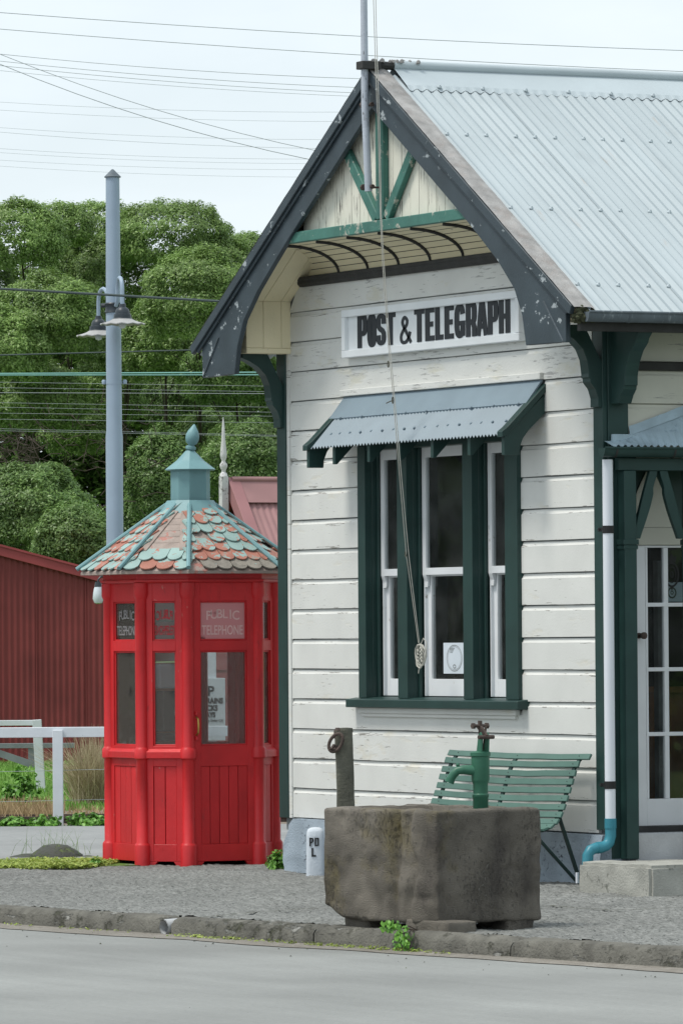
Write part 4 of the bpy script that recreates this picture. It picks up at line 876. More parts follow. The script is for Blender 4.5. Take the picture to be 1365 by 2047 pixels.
h_ = MB(); h_.tube([(-.232, -.022, .985), (-.232, -.05, 1.0), (-.232, -.058, 1.05), (-.232, -.05, 1.10), (-.232, -.022, 1.115)], .008, 8); h_.build('handle', M['brass'], door, smooth=True)
for z in (.96, 1.145): MB().lathe([(.016, -.012), (.016, .012)], (-.232, -.024, z), 8).build('handle_boss', M['red'], door)
ring = lambda r0, r1, z0, z1: MB().lathe([(r0, z0), (r1, z0), (r1, z1), (r0, z1)], n=8, ph=math.pi/8)
def octpoly(off):      # octagon offset outward
    t = math.tan(math.pi/8); h = HA+off; c = CC+off*t; return [(h, -c), (h, c), (c, h), (-c, h), (-h, c), (-h, -c), (-c, -h), (c, -h)]
b = MB(); b.prism(octpoly(.045), 'z', 2.10, 2.175); b.prism(octpoly(.062), 'z', 2.105, 2.125); b.build('frieze', M['red'], TB, bevel=.004)
MB().prism(octpoly(-.03), 'z', .06, .10).build('floor', M['dark_trim'], TB)
# roof
EO, ZE, ZT, RT = .20, 2.185, 2.66, .165
eave = octpoly(EO); topo = [(x*RT/HA, y*RT/HA) for x, y in octpoly(0)]
b = MB(); b.add([(x, y, ZE) for x, y in eave]+[(x, y, ZT) for x, y in topo]+[(x, y, ZE-.02) for x, y in eave], [(i, (i+1) % 8, 8+(i+1) % 8, 8+i) for i in range(8)]+[(i, 16+i, 16+(i+1) % 8, (i+1) % 8) for i in range(8)]+[tuple(range(16, 24))[::-1]])
b.build('roof_deck', M['boards_grey'], TB)
def shingle_mesh(w, h, th=.009):
    n = 8; pts = [(-w/2, h), (w/2, h), (w/2, h*.34)]+[(w/2*math.cos(a), h*.34-h*.34*math.sin(a)) for a in [math.pi*i/n for i in range(1, n)]]+[(-w/2, h*.34)]
    return MB().prism([(x, y) for x, y in pts], 'z', 0, th)
def roof_face(k):
    e0, e1 = Vector((*eave[k], ZE)), Vector((*eave[(k+1) % 8], ZE)); t0, t1 = Vector((*topo[k], ZT)), Vector((*topo[(k+1) % 8], ZT))
    mid_e, mid_t = (e0+e1)/2, (t0+t1)/2; up_ = (mid_t-mid_e); Ls = up_.length; up_.normalize(); xd = (e1-e0).normalized(); nd = xd.cross(up_).normalized()
    we, wt = (e1-e0).length, (t1-t0).length
    rows = 7
    for r_ in range(rows):
        s_ = (r_+.05)*Ls/rows; wid = we+(wt-we)*(s_/Ls); cnt = max(1, round(wid/.118)); sw_ = wid/cnt
        for i in range(cnt + (r_ % 2)):
            xc = -wid/2+sw_*(i+.5-(.5 if r_ % 2 else 0))
            # some are gone on the face left of the door
            if k == 7 and r_ in (2, 3, 4, 5) and abs(xc) < wid*.46 : continue
            if k == 0 and r_ == 0 and i < 1: continue
            if random.random() < .02: continue
            full = sw_
            if abs(xc)+sw_/2 > wid/2: 
                over = abs(xc)+sw_/2-wid/2; full = sw_-over; xc = xc-math.copysign(over/2, xc)
            if full < .02: continue
            u_ = random.random()
            if k == 6: m_ = M['shingle_red'] if u_ < .3 or (r_ in (1, 2) and u_ < .75) else M['shingle']
            elif r_ == 0 and k in (0, 1): m_ = M['shingle_grey']
            elif k == 0: m_ = M['shingle_red'] if (r_ in (1,) and u_ < .55) or u_ < .13 else M['shingle']
            else: m_ = M['shingle_red'] if u_ < .2 else (M['shingle_grey'] if u_ < .42 and k != 7 else M['shingle'])
            o = shingle_mesh(full-.004, Ls/rows*1.55).build('shingle', m_, TB)
            p = mid_e+up_*(s_-.012)+xd*xc+nd*(.016+.004*random.random())
            tilt = rad(-5.5-2.5*random.random())
            o.matrix_local = Matrix.Translation(p) @ Matrix((xd, up_, nd)).transposed().to_4x4() @ Matrix.Rotation(tilt, 4, 'X') @ Matrix.Rotation(rad(random.uniform(-2.5, 2.5)), 4, 'Z')
    if k == 7:
        for i in range(6):
            s0 = Ls*(.33+.095*i); wid = (we+(wt-we)*(s0/Ls))*.62
            o = MB().box(-wid/2, wid/2, 0, Ls*.092, .001, .009).build('roof_batten', M['boards_grey'], TB, bevel=.001)
            o.matrix_local = Matrix.Translation(mid_e+up_*s0) @ Matrix((xd, up_, nd)).transposed().to_4x4()
        for sg_ in (-1, 1):
            a = mid_e+up_*Ls*.30+xd*sg_*(we*.5*.70-.03); c = mid_t-up_*.06+xd*sg_*(wt*.5-.02)
            MB().bar(a+nd*.008, c+nd*.008, .05, .018, nd).build('roof_rafter', M['boards_grey'], TB, bevel=.001)
    if k in (0, 6, 7): pass
for k in (7, 6, 0, 1, 5, 2, 3, 4): roof_face(k)
for k in range(8):
    a = Vector((*eave[k], ZE)); c = Vector((*topo[k], ZT)); o_ = Vector((a.x, a.y, 0)).normalized()
    MB().tube([a+Vector((0, 0, .022))+o_*.03, c+Vector((0, 0, .022))], .017, 8).build('hip_roll', M['teal'], TB, smooth=True)
b = MB(); tp = [(x*1.0, y*1.0) for x, y in topo]; lo_ = [(x*1.36, y*1.36) for x, y in topo]
b.add([(x, y, ZT-.055+.012) for x, y in lo_]+[(x*.95, y*.95, ZT+.055) for x, y in tp], [(i, (i+1) % 8, 8+(i+1) % 8, 8+i) for i in range(8)]); b.build('apron_flashing', M['teal'], TB)
cu = [(x*.133/HA, y*.133/HA) for x, y in octpoly(0)]
b = MB(); b.prism(cu, 'z', ZT-.02, 2.965); b.build('cupola', M['teal'], TB, bevel=.003)
cr_ = [(x*.17/HA, y*.17/HA) for x, y in octpoly(0)]
b = MB(); b.add([(x, y, 2.945) for x, y in cr_]+[(x*.95, y*.95, 2.937) for x, y in cr_]+[(x*.55, y*.55, 3.01) for x, y in cr_]+[(x*.17, y*.17, 3.085) for x, y in cr_], [(i, (i+1) % 8, 16+(i+1) % 8, 16+i) for i in range(8)]+[(16+i, 16+(i+1) % 8, 24+(i+1) % 8, 24+i) for i in range(8)]+[tuple(range(8, 16))]+[(i, 8+i, 8+(i+1) % 8, (i+1) % 8) for i in range(8)]+[tuple(range(24, 32))])
b.build('cupola_cap', M['teal'], TB)
b = MB(); b.lathe([(.03, 0), (.03, .02), (.044, .03), (.044, .05), (.026, .062), (.028, .068), (.048, .085), (.058, .12), (.057, .15), (.045, .185), (.026, .215), (.011, .24), (.0, .25)], n=14)
fo = b.build('finial', M['teal'], TB, smooth=True); fo.location = (0, 0, 3.07); fo.rotation_euler = Matrix.Rotation(rad(9), 3, D0).to_euler(); fo.scale = (.92, .92, .86)
# coin telephone inside
ph = MB(); ph.box(-.44, -.30, -.10, .14, 1.0, 1.30); ph.box(-.44, -.26, -.12, .16, .93, .985); ph.build('coin_telephone', M['phone_black'], TB, bevel=.01)
bs_ = MB(); bs_.box(-.46, -.36, -.10, .10, 1.32, 1.50); bs_.build('phone_backboard', M['paper'], TB, bevel=.01)
ro = MB(); ro.tube([(-.298, .03+.034*math.cos(a), 1.14+.034*math.sin(a)) for a in [i*math.pi/10 for i in range(21)]], .003, 5); ro.build('button_ring', M['pale_text'], TB)
text_part('A', 'lettering', .05, M['pale_text'], TB, plane_mx((-.296, .03, 1.14), (0, 1, 0)), .002, .0005)

# ================================================================== IN FRONT OF THE POST OFFICE
# stone trough
C0 = Vector((8.683, -3.308, 0)); kd = Vector((KD.x, KD.y, 0)); kn = Vector((KN.x, KN.y, 0))
def rock_box(x0, x1, y0, y1, z0, z1, cuts, amp, chip, m, parent, name, loc, rz_, bev=.03):
    o = MB().box(x0, x1, y0, y1, z0, z1).build(name, m, parent)
    bm = bmesh.new(); bm.from_mesh(o.data); bmesh.ops.subdivide_edges(bm, edges=bm.edges[:], cuts=cuts, use_grid_fill=True)
    lo_, hi_ = Vector((x0+bev, y0+bev, z0+bev)), Vector((x1-bev, y1-bev, z1-bev))
    for v in bm.verts:
        q = Vector([max(lo_[i], min(hi_[i], v.co[i])) for i in range(3)]); dq = v.co-q
        if dq.length > 1e-6: v.co = q+dq.normalized()*bev*(1+.5*noise.noise(v.co*9))-dq.normalized()*.02*max(0, noise.noise(v.co*13)-.22)
    for v in bm.verts:
        p = v.co
        n1 = noise.noise(p*4)*amp; n2 = noise.noise(p*16)*amp*.45; n3 = noise.noise(p*30)*amp*.2
        d = Vector((noise.noise(p*4+Vector((7, 0, 0))), noise.noise(p*4+Vector((0, 7, 0))), noise.noise(p*4+Vector((0, 0, 7)))))*amp
        nrm_ = Vector(((1 if p.x > x1-.06 else -1 if p.x < x0+.06 else 0), (1 if p.y > y1-.06 else -1 if p.y < y0+.06 else 0), 0))
        v.co = p + d*.6 + nrm_*(n1*.5+n2+n3)
    bm.to_mesh(o.data); bm.free()
    o.data.polygons.foreach_set('use_smooth', [True]*len(o.data.polygons))
    o.location = loc; o.rotation_euler = (0, 0, rz_); return o
KA = math.atan2(KD.y, KD.x)
TRO = thing('stone_trough', 'big dark stone water trough standing on the edge of the kerb', 'trough', tuple(C0), KA)
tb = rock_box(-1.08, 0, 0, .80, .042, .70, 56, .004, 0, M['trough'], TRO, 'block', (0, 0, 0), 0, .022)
bm = bmesh.new(); bm.from_mesh(tb.data)
for v in bm.verts:       # broken lower left end, groove and step in the front, hollow on top
    p = v.co
    if p.x < -.62 and p.z < .3: k_ = ss(-p.x, .84, 1.08)*(1-ss(p.z, .04, .22)); p.z += .08*k_; p.x += .015*k_
    if p.y < .16: p.y += (1-ss(p.y, .0, .16))*(.035*math.exp(-((p.x+.37+.02*math.sin(p.z*9))/.025)**2) + .03*math.exp(-((p.x+.24+.03*math.sin(p.z*14))/.03)**2) + .02*ss(p.x, -.26, -.03) + .02*ss(p.x, -.42, -.34))
    if p.z > .675 and -.90 < p.x < -.14 and .14 < p.y < .66: p.z -= .20
    p.z -= .012*ss(-p.x, 0, 1)*0
bm.to_mesh(tb.data); bm.free()
for (x, y, w_, d_) in ((-.95, .06, .25, .2), (-.30, .03, .40, .22), (-.30, .55, .29, .2), (-.95, .5, .2, .2)):
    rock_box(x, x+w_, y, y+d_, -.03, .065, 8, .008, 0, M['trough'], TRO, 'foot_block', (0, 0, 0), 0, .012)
# hand pump on the trough
wp = TRO.matrix_basis if 0 else Matrix.Translation(C0) @ Matrix.Rotation(KA, 4, 'Z')
PU = thing('hand_pump', 'bright green cast iron hand pump on the rim of the stone trough', 'pump', tuple(wp @ Vector((-.19, .50, .495))), KA)
MB().lathe([(.045, .0), (.045, .265), (.049, .27), (.049, .285), (.044, .29), (.044, .345), (.050, .36), (.053, .37), (.054, .505), (.060, .51), (.060, .53), (.054, .535), (.02, .54)], n=18).build('barrel', M['pump'], PU, smooth=True)
sd_ = (R0.xy.to_3d()); ca = math.atan2(R0.y, R0.x)-KA
def sp(l, d, z): return (l*math.cos(ca)-d*math.sin(ca), l*math.sin(ca)+d*math.cos(ca), z)
b = MB(); b.tube([sp(-.03, -.01, .425), sp(-.10, -.02, .43), sp(-.135, -.02, .425), sp(-.160, -.02, .40), sp(-.178, -.02, .37)], [.032, .027, .026, .025, .024], 12); b.tube([sp(-.174, -.02, .378), sp(-.184, -.02, .355)], [.028, .028], 12); b.lathe([(.009, 0), (.013, .012), (.004, .022)], sp(-.132, -.02, .448), 6)
b.build('spout', M['pump'], PU, smooth=True)
b = MB(); b.prism([(.0, .53), (.05, .53), (.056, .625), (.04, .65), (.02, .635)], 'y', -.03, -.018); b.prism([(.0, .53), (.05, .53), (.056, .625), (.04, .65), (.02, .635)], 'y', .018, .03); b.build('bearer', M['pump'], PU, bevel=.003)
b = MB(); b.tube([(-.005, 0, .53), (.0, 0, .685)], .010, 7); b.tube([(.0, .02, .53), (.03, .02, .68)], .007, 6); b.bar((-.01, 0, .685), (.06, 0, .62), .018, .03); b.build('piston_rod', M['rust'], PU, smooth=True)
b = MB(); b.tube([(.058, -.055, .62), (.058, .055, .62)], .012, 8); b.tube([(.0, -.05, .685), (.0, .05, .685)], .010, 8); b.tube([(.0, -.056, .685), (.0, -.042, .685)], .019, 6); b.tube([(.0, .042, .685), (.0, .056, .685)], .019, 6); b.tube([(0, 0, .67), (0, 0, .715)], .013, 8); b.build('pivot_bolt', M['rust'], PU)
# fern growing under the trough
fe = thing('fern', 'small bright fern growing from the kerb under the trough', 'plant', tuple(C0+kd*-.13+kn*-.09+Vector((0, 0, -.02))), KA)
b = MB()
for k in range(230):
    left = k % 3 == 0
    cx_ = (-.13+.11*random.random()) if left else random.uniform(-.02, .13); cz_ = random.uniform(.02, .08) if left else random.uniform(-.12, .06)
    c = Vector((cx_, -.03-.06*random.random(), cz_)); r_ = random.uniform(.012, .02); n_ = Vector((random.uniform(-.6, .6), -1, random.uniform(-.1, .9))).normalized(); t_ = n_.cross(Vector((random.random(), random.random(), random.random()))).normalized(); u_ = n_.cross(t_)
    b.add([c-t_*r_, c-u_*r_*.6, c+t_*r_, c+u_*r_*.6], [(0,1,2,3)])
b.build('frond', M['weed'], fe)
b = MB()
for k in range(10): b.tube([(random.uniform(-.05, .05), .05, .03), (random.uniform(-.1, .12), -.03, random.uniform(-.05, .08))], .003, 4)
b.build('stem', M['bark'], fe)
# tie post with iron ring
tp_ = at(688, 1612, 37.3); TP = thing('tie_post', 'weathered grey hitching post with an iron ring behind the trough', 'post', (tp_.x, tp_.y, .02), ANG)
b = MB(); b.grid(lambda u, v: (lambda a, z: (.056*math.copysign(abs(math.cos(a))**.45, math.cos(a))*(1+.05*hsh(z*6, a))+.010*math.sin(z*3), .052*math.copysign(abs(math.sin(a))**.45, math.sin(a)), z+.012*hsh(a*3, 3)*(v > .95)))(u*2*math.pi, 1.10*v), 24, 40)
b.lathe([(.05, 1.09), (.045, 1.115), (.015, 1.118)], (0.01, 0, 0), 9); b.build('shaft', M['greywood'], TP, smooth=True)
b = MB(); b.lathe([(.026, 1.05), (.024, 1.10), (.012, 1.118)], (-.038, -.02, 0), 8); b.build('post_head', M['rust'], TP)
b = MB(); pts = [(-.050+.040*math.cos(a)+.018*math.sin(a), -.075-.012*math.cos(a), 1.025+.056*math.sin(a)) for a in [i*2*math.pi/20 for i in range(21)]]; b.tube(pts, .011, 8); b.build('ring', M['rust'], TP, smooth=True)
b = MB(); b.tube([(-.045, -.04, 1.0), (-.06, -.085, .985), (-.078, -.09, .985), (-.06, -.07, 1.01)], .011, 8); b.build('staple', M['rust'], TP, smooth=True)
# small marker post
mk_ = ground_at(631, 1751, .0); MK = thing('marker_post', 'short whitewashed boundary marker lettered PO L beside the plinth', 'marker', (mk_.x, mk_.y, -.01), ANG)
b = MB(); n_ = 20
def sqr(r_, z): return [(math.copysign(abs(math.cos(a))**.55, math.cos(a))*r_, math.copysign(abs(math.sin(a))**.55, math.sin(a))*r_, z) for a in [2*math.pi*i/n_ for i in range(n_)]]
lv = [(.068, 0), (.066, .12), (.064, .29), (.061, .325), (.052, .345), (.03, .356), (.008, .358)]
vs = []; [vs.extend(sqr(r_, z)) for r_, z in lv]
b.add(vs, [(i*n_+k, i*n_+(k+1) % n_, (i+1)*n_+(k+1) % n_, (i+1)*n_+k) for i in range(len(lv)-1) for k in range(n_)]+[tuple(range((len(lv)-1)*n_, len(lv)*n_))])
b.build('stone', M['marker'], MK, smooth=True)
b = MB()
def lb(x0, x1, z0, z1): b.box(x0, x1, -.069, -.062, z0, z1)
for (ox, L_) in ((-.043, 'P'), (-.005, 'O')):
    lb(ox, ox+.011, .225, .285); lb(ox+.011, ox+.026, .2765, .2845)
    if L_ == 'P': lb(ox+.0195, ox+.030, .256, .278); lb(ox+.011, ox+.022, .249, .257)
    else: lb(ox+.0195, ox+.030, .228, .282); lb(ox+.011, ox+.022, .2255, .2335)
lb(-.028, -.016, .150, .212); lb(-.0155, .004, .150, .162)
b.build('lettering', M['black'], MK)
# slatted bench
BE = thing('slatted_bench', 'green slatted garden bench with curved back against the white wall', 'bench', (2.84, -.06, .06))
BL = 1.89
prof_b = [(-.035, .845, 62), (-.082, .795, 72), (-.108, .735, 74), (-.128, .68, 74), (-.147, .625, 73), (-.168, .57, 72), (-.190, .515, 70), (-.213, .465, 66), (-.243, .42, 56), (-.285, .388, 38), (-.335, .372, 18), (-.39, .366, 3), (-.445, .366, -3), (-.497, .360, -14)]
slat = None
for i, (y, z, a) in enumerate(prof_b):
    x0 = -.04 if i == 0 else .0
    def sl_(u, v, dz): return None
    b = MB(); n = 14; hw_, th = .0205, .016
    for j in range(n):
        xa, xb = x0+(BL-2*x0)*j/n, x0+(BL-2*x0)*(j+1)/n
    vs = []
    for j in range(n+1):
        x = x0+(BL-2*x0+ (0.03 if i == 0 else 0))*j/n; sag = -.012*math.sin(math.pi*j/n)+hsh(j*.4, i)*.004
        for (p, q) in ((-hw_, -th/2), (hw_, -th/2), (hw_, th/2), (-hw_, th/2)):
            vs.append((x, y+p*math.cos(rad(a))-q*math.sin(rad(a))*1, z+p*math.sin(rad(a))+q*math.cos(rad(a))+sag))
    fs = [(j*4+k, j*4+(k+1) % 4, (j+1)*4+(k+1) % 4, (j+1)*4+k) for j in range(n) for k in range(4)]+[(3, 2, 1, 0), tuple(range(4*n, 4*n+4))]
    b.add(vs, fs); b.build('slat', M['bench'], BE, bevel=.002)
b = MB()
for i, (y, z, a) in enumerate(prof_b):
    for x in (.09, BL*.5, BL-.09):
        n_ = Vector((0, -math.sin(rad(a)), math.cos(rad(a)))); n_ = -n_ if n_.y > 0 and a > 20 else n_
        c = Vector((x+.02, y, z-.011*math.sin(math.pi*x/BL)))+n_*.009
        b.add([c+Vector((.006*math.cos(t), 0, .006*math.sin(t))) for t in (0, 1.57, 3.14, 4.71)]+[c+n_*.005], [(0,1,4),(1,2,4),(2,3,4),(3,0,4)])
b.build('slat_bolt', M['bench_iron'], BE)
for x in (.07, BL*.5, BL-.07):
    b = MB(); path = [(x, y+.014*math.sin(rad(a)), z-.016*math.cos(rad(a))) for y, z, a in prof_b]
    for p, q in zip(path[:-1], path[1:]): b.bar(p, q, .04, .012, (0, .5, .5))
    b.build('bench_rib', M['bench_iron'], BE)
    b = MB(); b.bar((x, -.205, .47), (x, -.03, -.02), .035, .016, (0, 1, 0)); b.build('leg', M['bench_iron'], BE, bevel=.003)
    b = MB(); b.bar((x, -.40, .355), (x, -.05, .0), .03, .016, (0, 1, 0)); b.build('leg', M['bench_iron'], BE, bevel=.003)
    b = MB(); b.bar((x, -.47, .35), (x, -.50, -.02), .03, .016, (0, 1, 0)); b.build('leg', M['bench_iron'], BE, bevel=.003)

# ================================================================== BEHIND
# lamp post
LPD = 60.0
lp0 = at(231.5, 1277, LPD); LP = thing('street_lamp', 'tall pale grey lamp post carrying two dark bell lamps', 'street lamp', (lp0.x, lp0.y, 0), ANG)
def lz(py): return CZ + (1278.5-py)*LPD/F
MB().tube([(0, 0, -.05), (0, 0, lz(872)), (0, 0, lz(862)), (0, 0, lz(766)), (.0, 0, lz(640)), (0, 0, lz(354))], [.087, .087, .080, .079, .077, .070], 18).build('pole', M['pole_grey'], LP, smooth=True)
MB().lathe([(.083, 0), (.085, .008), (.01, .083), (0, .085)], (0, 0, lz(354)), 18).build('cap', M['lamp_dark'] if 0 else M['gutter'], LP, smooth=True)
b = MB(); b.lathe([(.083, 0), (.09, .005), (.083, .02), (.08, .05), (.083, .075), (.09, .09), (.083, .10)], (0, 0, lz(625)), 16)
b.tube([(-.12, .03, lz(610)), (.12, -.03, lz(610))], .022, 8); b.build('arm_collar', M['lamp_dark'], LP, smooth=True)
b = MB(); b.lathe([(.082, 0), (.082, .03)], (0, 0, lz(768)), 16); b.lathe([(.02, 0), (.024, .03), (.015, .045)], (-.10, 0, lz(768)), 8); b.lathe([(.02, 0), (.024, .03), (.015, .045)], (.11, 0, lz(768)), 8); b.build('band', M['pole_grey'], LP, smooth=True)
def lamp(lx, ly, zb, zs_, ax, ay):
    b = MB(); zt = zs_+.40
    b.tube([(ax, ay, lz(612)), (ax+(lx-ax)*.15, ay+(ly-ay)*.15, lz(606)), (ax+(lx-ax)*.22, ay+(ly-ay)*.22, zs_+.30)]+[(ax+(lx-ax)*(.61-.39*math.cos(t)), ay+(ly-ay)*(.61-.39*math.cos(t)), zs_+.34+.13*math.sin(t)) for t in [math.pi*i/8 for i in range(9)]]+[(lx, ly, zs_+.16)], .021, 8); b.build('lamp_arm', M['pole_grey'], LP, smooth=True)
    b = MB(); b.lathe([(.03, .20), (.035, .17), (.062, .15), (.072, .125), (.074, .10), (.088, .095), (.09, .07), (.09, .06), (.10, .05)][::-1], (lx, ly, zs_-.0), 18); b.build('lamp_hood', M['lamp_dark'], LP, smooth=True)
    b = MB(); nn_ = 48
    pr = [(.09, .055), (.12, .035), (.17, .015), (.225, .0), (.225, -.008), (.17, .005), (.10, .03)]
    vs = [(lx+r_*math.cos(2*math.pi*k/nn_), ly+r_*math.sin(2*math.pi*k/nn_), zs_+z+(.005*math.cos(k*math.pi/2) if r_ > .2 else .003*math.cos(k*math.pi/2) if r_ > .15 else 0)) for r_, z in pr for k in range(nn_)]
    b.add(vs, [(i*nn_+k, i*nn_+(k+1) % nn_, (i+1)*nn_+(k+1) % nn_, (i+1)*nn_+k) for i in range(len(pr)-1) for k in range(nn_)]); b.build('lamp_shade', M['lamp_pale'], LP, smooth=True)
    MB().lathe([(.0, -.05), (.03, -.04), (.04, -.01), (.03, .03)], (lx, ly, zs_), 10).build('bulb', M['paper'], LP, smooth=True)
lamp(.103, -.34, 0, lz(651), .03, -.09); lamp(-.165, .36, 0, lz(667), -.03, .09)

# red iron shed
sd0 = at(-60, 1277, 82); SH_ = thing('iron_shed', 'low dark red corrugated iron shed behind the white fence', 'shed', (sd0.x, sd0.y, 0), ANG)
def shz(x): return 2.98 + .06 - .27*x*1.0 + .0
b = MB(); b.grid(lambda u, v: (-.6+3.0*u, .010*math.sin((-.6+3.0*u)/.083*2*math.pi), -.05+(shz(-.6+3.0*u)+.05)*v), 36*6, 1)
b.build('iron_wall', M['shed'], SH_, smooth=True)
for x in (.47, .92, 1.6): MB().box(x-.006, x+.006, -.016, -.008, 0, shz(x)-.05).build('sheet_lap', M['shed'], SH_)
b = MB(); b.prism([(-.7, shz(-.7)+.09), (2.45, shz(2.45)+.09), (2.45, shz(2.45)-.06), (-.7, shz(-.7)-.06)], 'y', -.07, -.03); b.build('fascia', M['shed_trim'], SH_, bevel=.006)
b = MB(); b.prism([(-.7, shz(-.7)+.10), (2.5, shz(2.5)+.10), (2.5, shz(2.5)+.07), (-.7, shz(-.7)+.07)], 'y', -.09, 5); b.build('roof', M['shed_trim'], SH_)
b = MB(); b.box(2.37, 2.4, .0, 5, 0, shz(2.4)); b.box(-.6, 2.4, 4.9, 5, 0, shz(2.4)); b.build('side_wall', M['shed'], SH_)
# white globe lamp on the shed corner
gl0 = at(197, 1185, 70); GL = thing('wall_lamp', 'round white lamp peeping out left of the booth eaves', 'lamp', tuple(gl0), ANG)
MB().lathe([(.02, -.13), (.045, -.12), (.065, -.07), (.06, -.01), (.05, .05), (.03, .10)], n=12).build('globe', M['paper'], GL, smooth=True)
b = MB(); b.tube([(0, 0, .08), (0, 0, .15), (.03, .02, .19), (.20, .1, .20)], .015, 6); b.lathe([(.045, .07), (.035, .13)], n=10); b.tube([(.20, .1, .25), (.20, .1, -2.9)], .03, 8); b.build('bracket', M['lamp_dark'], GL, smooth=True)

# pink-roofed building with finial
RB = thing('red_station_shed', 'red weatherboard building with a faded pink iron roof and white finial', 'building', (-20.307, 9.446, 0))
g = MB(); hwid, zr, slp = 1.15, 3.365, 1.22
g.prism([(-hwid, 0), (hwid, 0), (hwid, zr-slp*hwid), (0, zr-.02), (-hwid, zr-slp*hwid)], 'y', .0, .05); g.box(hwid-.05, hwid, .05, 8, 0, zr-slp*hwid); g.box(-hwid, -hwid+.05, .05, 8, 0, zr-slp*hwid); g.box(-hwid+.05, hwid-.05, 7.9, 8, 0, zr-slp*hwid)
g = g.build('wall', M['red_board'], RB)
for i in range(10):
    z0 = .05+.325*i; 
    if z0 > 3.1: break
    hw2 = min(hwid, (zr-.1-z0-.31)/slp)
    if hw2 < .1: break
    MB().prism([(.0, z0), (-.025, z0), (-.008, z0+.318), (0, z0+.318)], 'x', -hw2, hw2).build('weatherboard', M['red_board'], g)
b = MB(); b.grid(lambda u, v: (.10+1.32*v, -.08+8.08*u, zr+.02-slp*(.10+1.32*v)+.012*math.sin(u*8/.076*2*math.pi)), 105*5, 1); b.build('roof', M['pink_roof'], RB, smooth=True)
b = MB(); b.grid(lambda u, v: (-.05-1.32*v, -.02+8*u, zr+.02-slp*(.05+1.32*v)), 10, 1); b.build('roof', M['pink_roof'], RB)
for s_ in (1, -1):
    q = [(0, zr+.11), (1.45, zr+.11-slp*1.45), (1.45, zr-.12-slp*1.45), (0, zr-.12)]
    MB().prism([(s_*a, z) for a, z in q], 'y', -.13 if s_ > 0 else -.131, -.06).build('bargeboard', M['pink_barge'] if s_ > 0 else M['shed_trim'], RB, bevel=.005)
    MB().prism([(s_*a, z) for a, z in [(0, zr+.125), (1.45, zr+.125-slp*1.45), (1.45, zr+.09-slp*1.45), (0, zr+.09)]], 'y', -.14, .0).build('barge_cap', M['pink_barge'], RB, bevel=.004)
b = MB(); b.tube([(.02, -.1, zr+.10), (.02, 8, zr+.10)], .03, 8); b.prism([(-.08, zr-.02), (.02, zr+.10), (.20, zr-.16), (.18, zr-.16)], 'y', .002, 8); b.build('ridge_cap', M['pink_roof'], RB, smooth=False)
fz = zr-.0
b = MB(); b.box(-.052, .052, -.24, -.14, 2.35, zr+.13); b.lathe([(.06, .13), (.05, .16), (.03, .18), (.032, .20), (.055, .235), (.055, .265), (.03, .29), (.028, .31), (.045, .34), (.048, .38), (.03, .52), (.016, .72), (.004, .79)], (0, -.19, zr), 12); b.v = [(x*.78, (y+.19)*.78-.19, z) for x, y, z in b.v]; b.build('finial', M['finial'], RB, smooth=True)
# notice board
nd0 = at(402, 1480, 59); NBD = thing('notice_board', 'white railway notice board seen through the booth glass', 'notice board', (nd0.x, nd0.y, .0), ANG)
def nz_(py): return CZ + (1277.5-py)*59/F
nxx = lambda px: (px-402)*59/F
MB().box(nxx(372), nxx(451), 0, .03, nz_(1481), nz_(1356)).build('board', M['notice'], NBD, bevel=.003)
b = MB(); b.box(nxx(405), nxx(433), .031, .12, -.05, nz_(1300)); b.build('post', M['fence_white'], NBD, bevel=.004)
for txt, px, py, size in (('P', 422, 1383, .135), ('RAINS', 430, 1402, .074), ('CKS', 425, 1416.5, .074), ('AYS', 422, 1430, .066), ('ly Order C.R', 431, 1441, .036)):
    text_part(txt, 'lettering', size, M['letter'], NBD, plane_mx((nxx(px), -.003, nz_(py)), (1, 0, 0)), .004 if size > .05 else .0008, .001, (.8 if size < .1 else 1.0) if size > .05 else .8)

# white fences
FD = 54.6
f0 = at(115, 1277, FD); FE = thing('rail_fence', 'nearer white post and rail fence beside the red booth', 'fence', (f0.x, f0.y, 0), ANG)
def fz_(py, D): return CZ+(1279-py)*D/F
for x in (-2.6, 0, 2.6, 5.2): MB().box(x-.046, x+.046, -.05, .04, -.05, fz_(1458, FD)-.004).build('post', M['fence_white'], FE, bevel=.004)
MB().box(-5, 6, .0415, .085, fz_(1474, FD), fz_(1453.5, FD)).build('rail', M['fence_white'], FE, bevel=.004)
b = MB()
for py in (1540, 1600): b.tube([(x, .05, fz_(py, FD)+.01*math.sin(x*2)) for x in np.linspace(-4, 6, 20)], .002, 4)
b.build('fence_wire', M['wire_grey'], FE)
F2 = 67.0
f0 = at(72, 1277, F2); FE2 = thing('rail_fence', 'farther white rail fence with leaning end post near the red shed', 'fence', (f0.x, f0.y, 0), ANG)
o = MB().box(-.05, .05, -.05, .05, -.05, fz_(1438, F2)).build('post', M['fence_white'], FE2, bevel=.004); o.rotation_euler = (0, rad(-3), 0); o.location = (.05, 0, 0)
MB().box(-5, .02, .051, .09, fz_(1450, F2), fz_(1439, F2)).build('rail', M['fence_white'], FE2, bevel=.004)
o = MB().box(-2.75, -2.65, -.05, .05, -.05, fz_(1438, F2)).build('post', M['fence_white'], FE2, bevel=.004)
F3 = 78.0
f0 = at(100, 1277, F3); FE3 = thing('barrier_rail', 'grey horizontal barrier rail before the red shed wall', 'rail', (f0.x, f0.y, 0), ANG)
MB().box(-3, .32, -.03, .03, fz_(1495, F3), fz_(1485, F3)).build('rail', M['grey_rail'], FE3, bevel=.004)
for x in (-.25, -1.8): MB().box(x-.04, x+.04, -.02, .03, -.05, fz_(1495, F3)).build('post', M['grey_rail'], FE3)
MB().bar((-.95, -.05, .32), (-.2, -.05, .06), .03, .09).build('brace', M['grey_rail'], FE3)
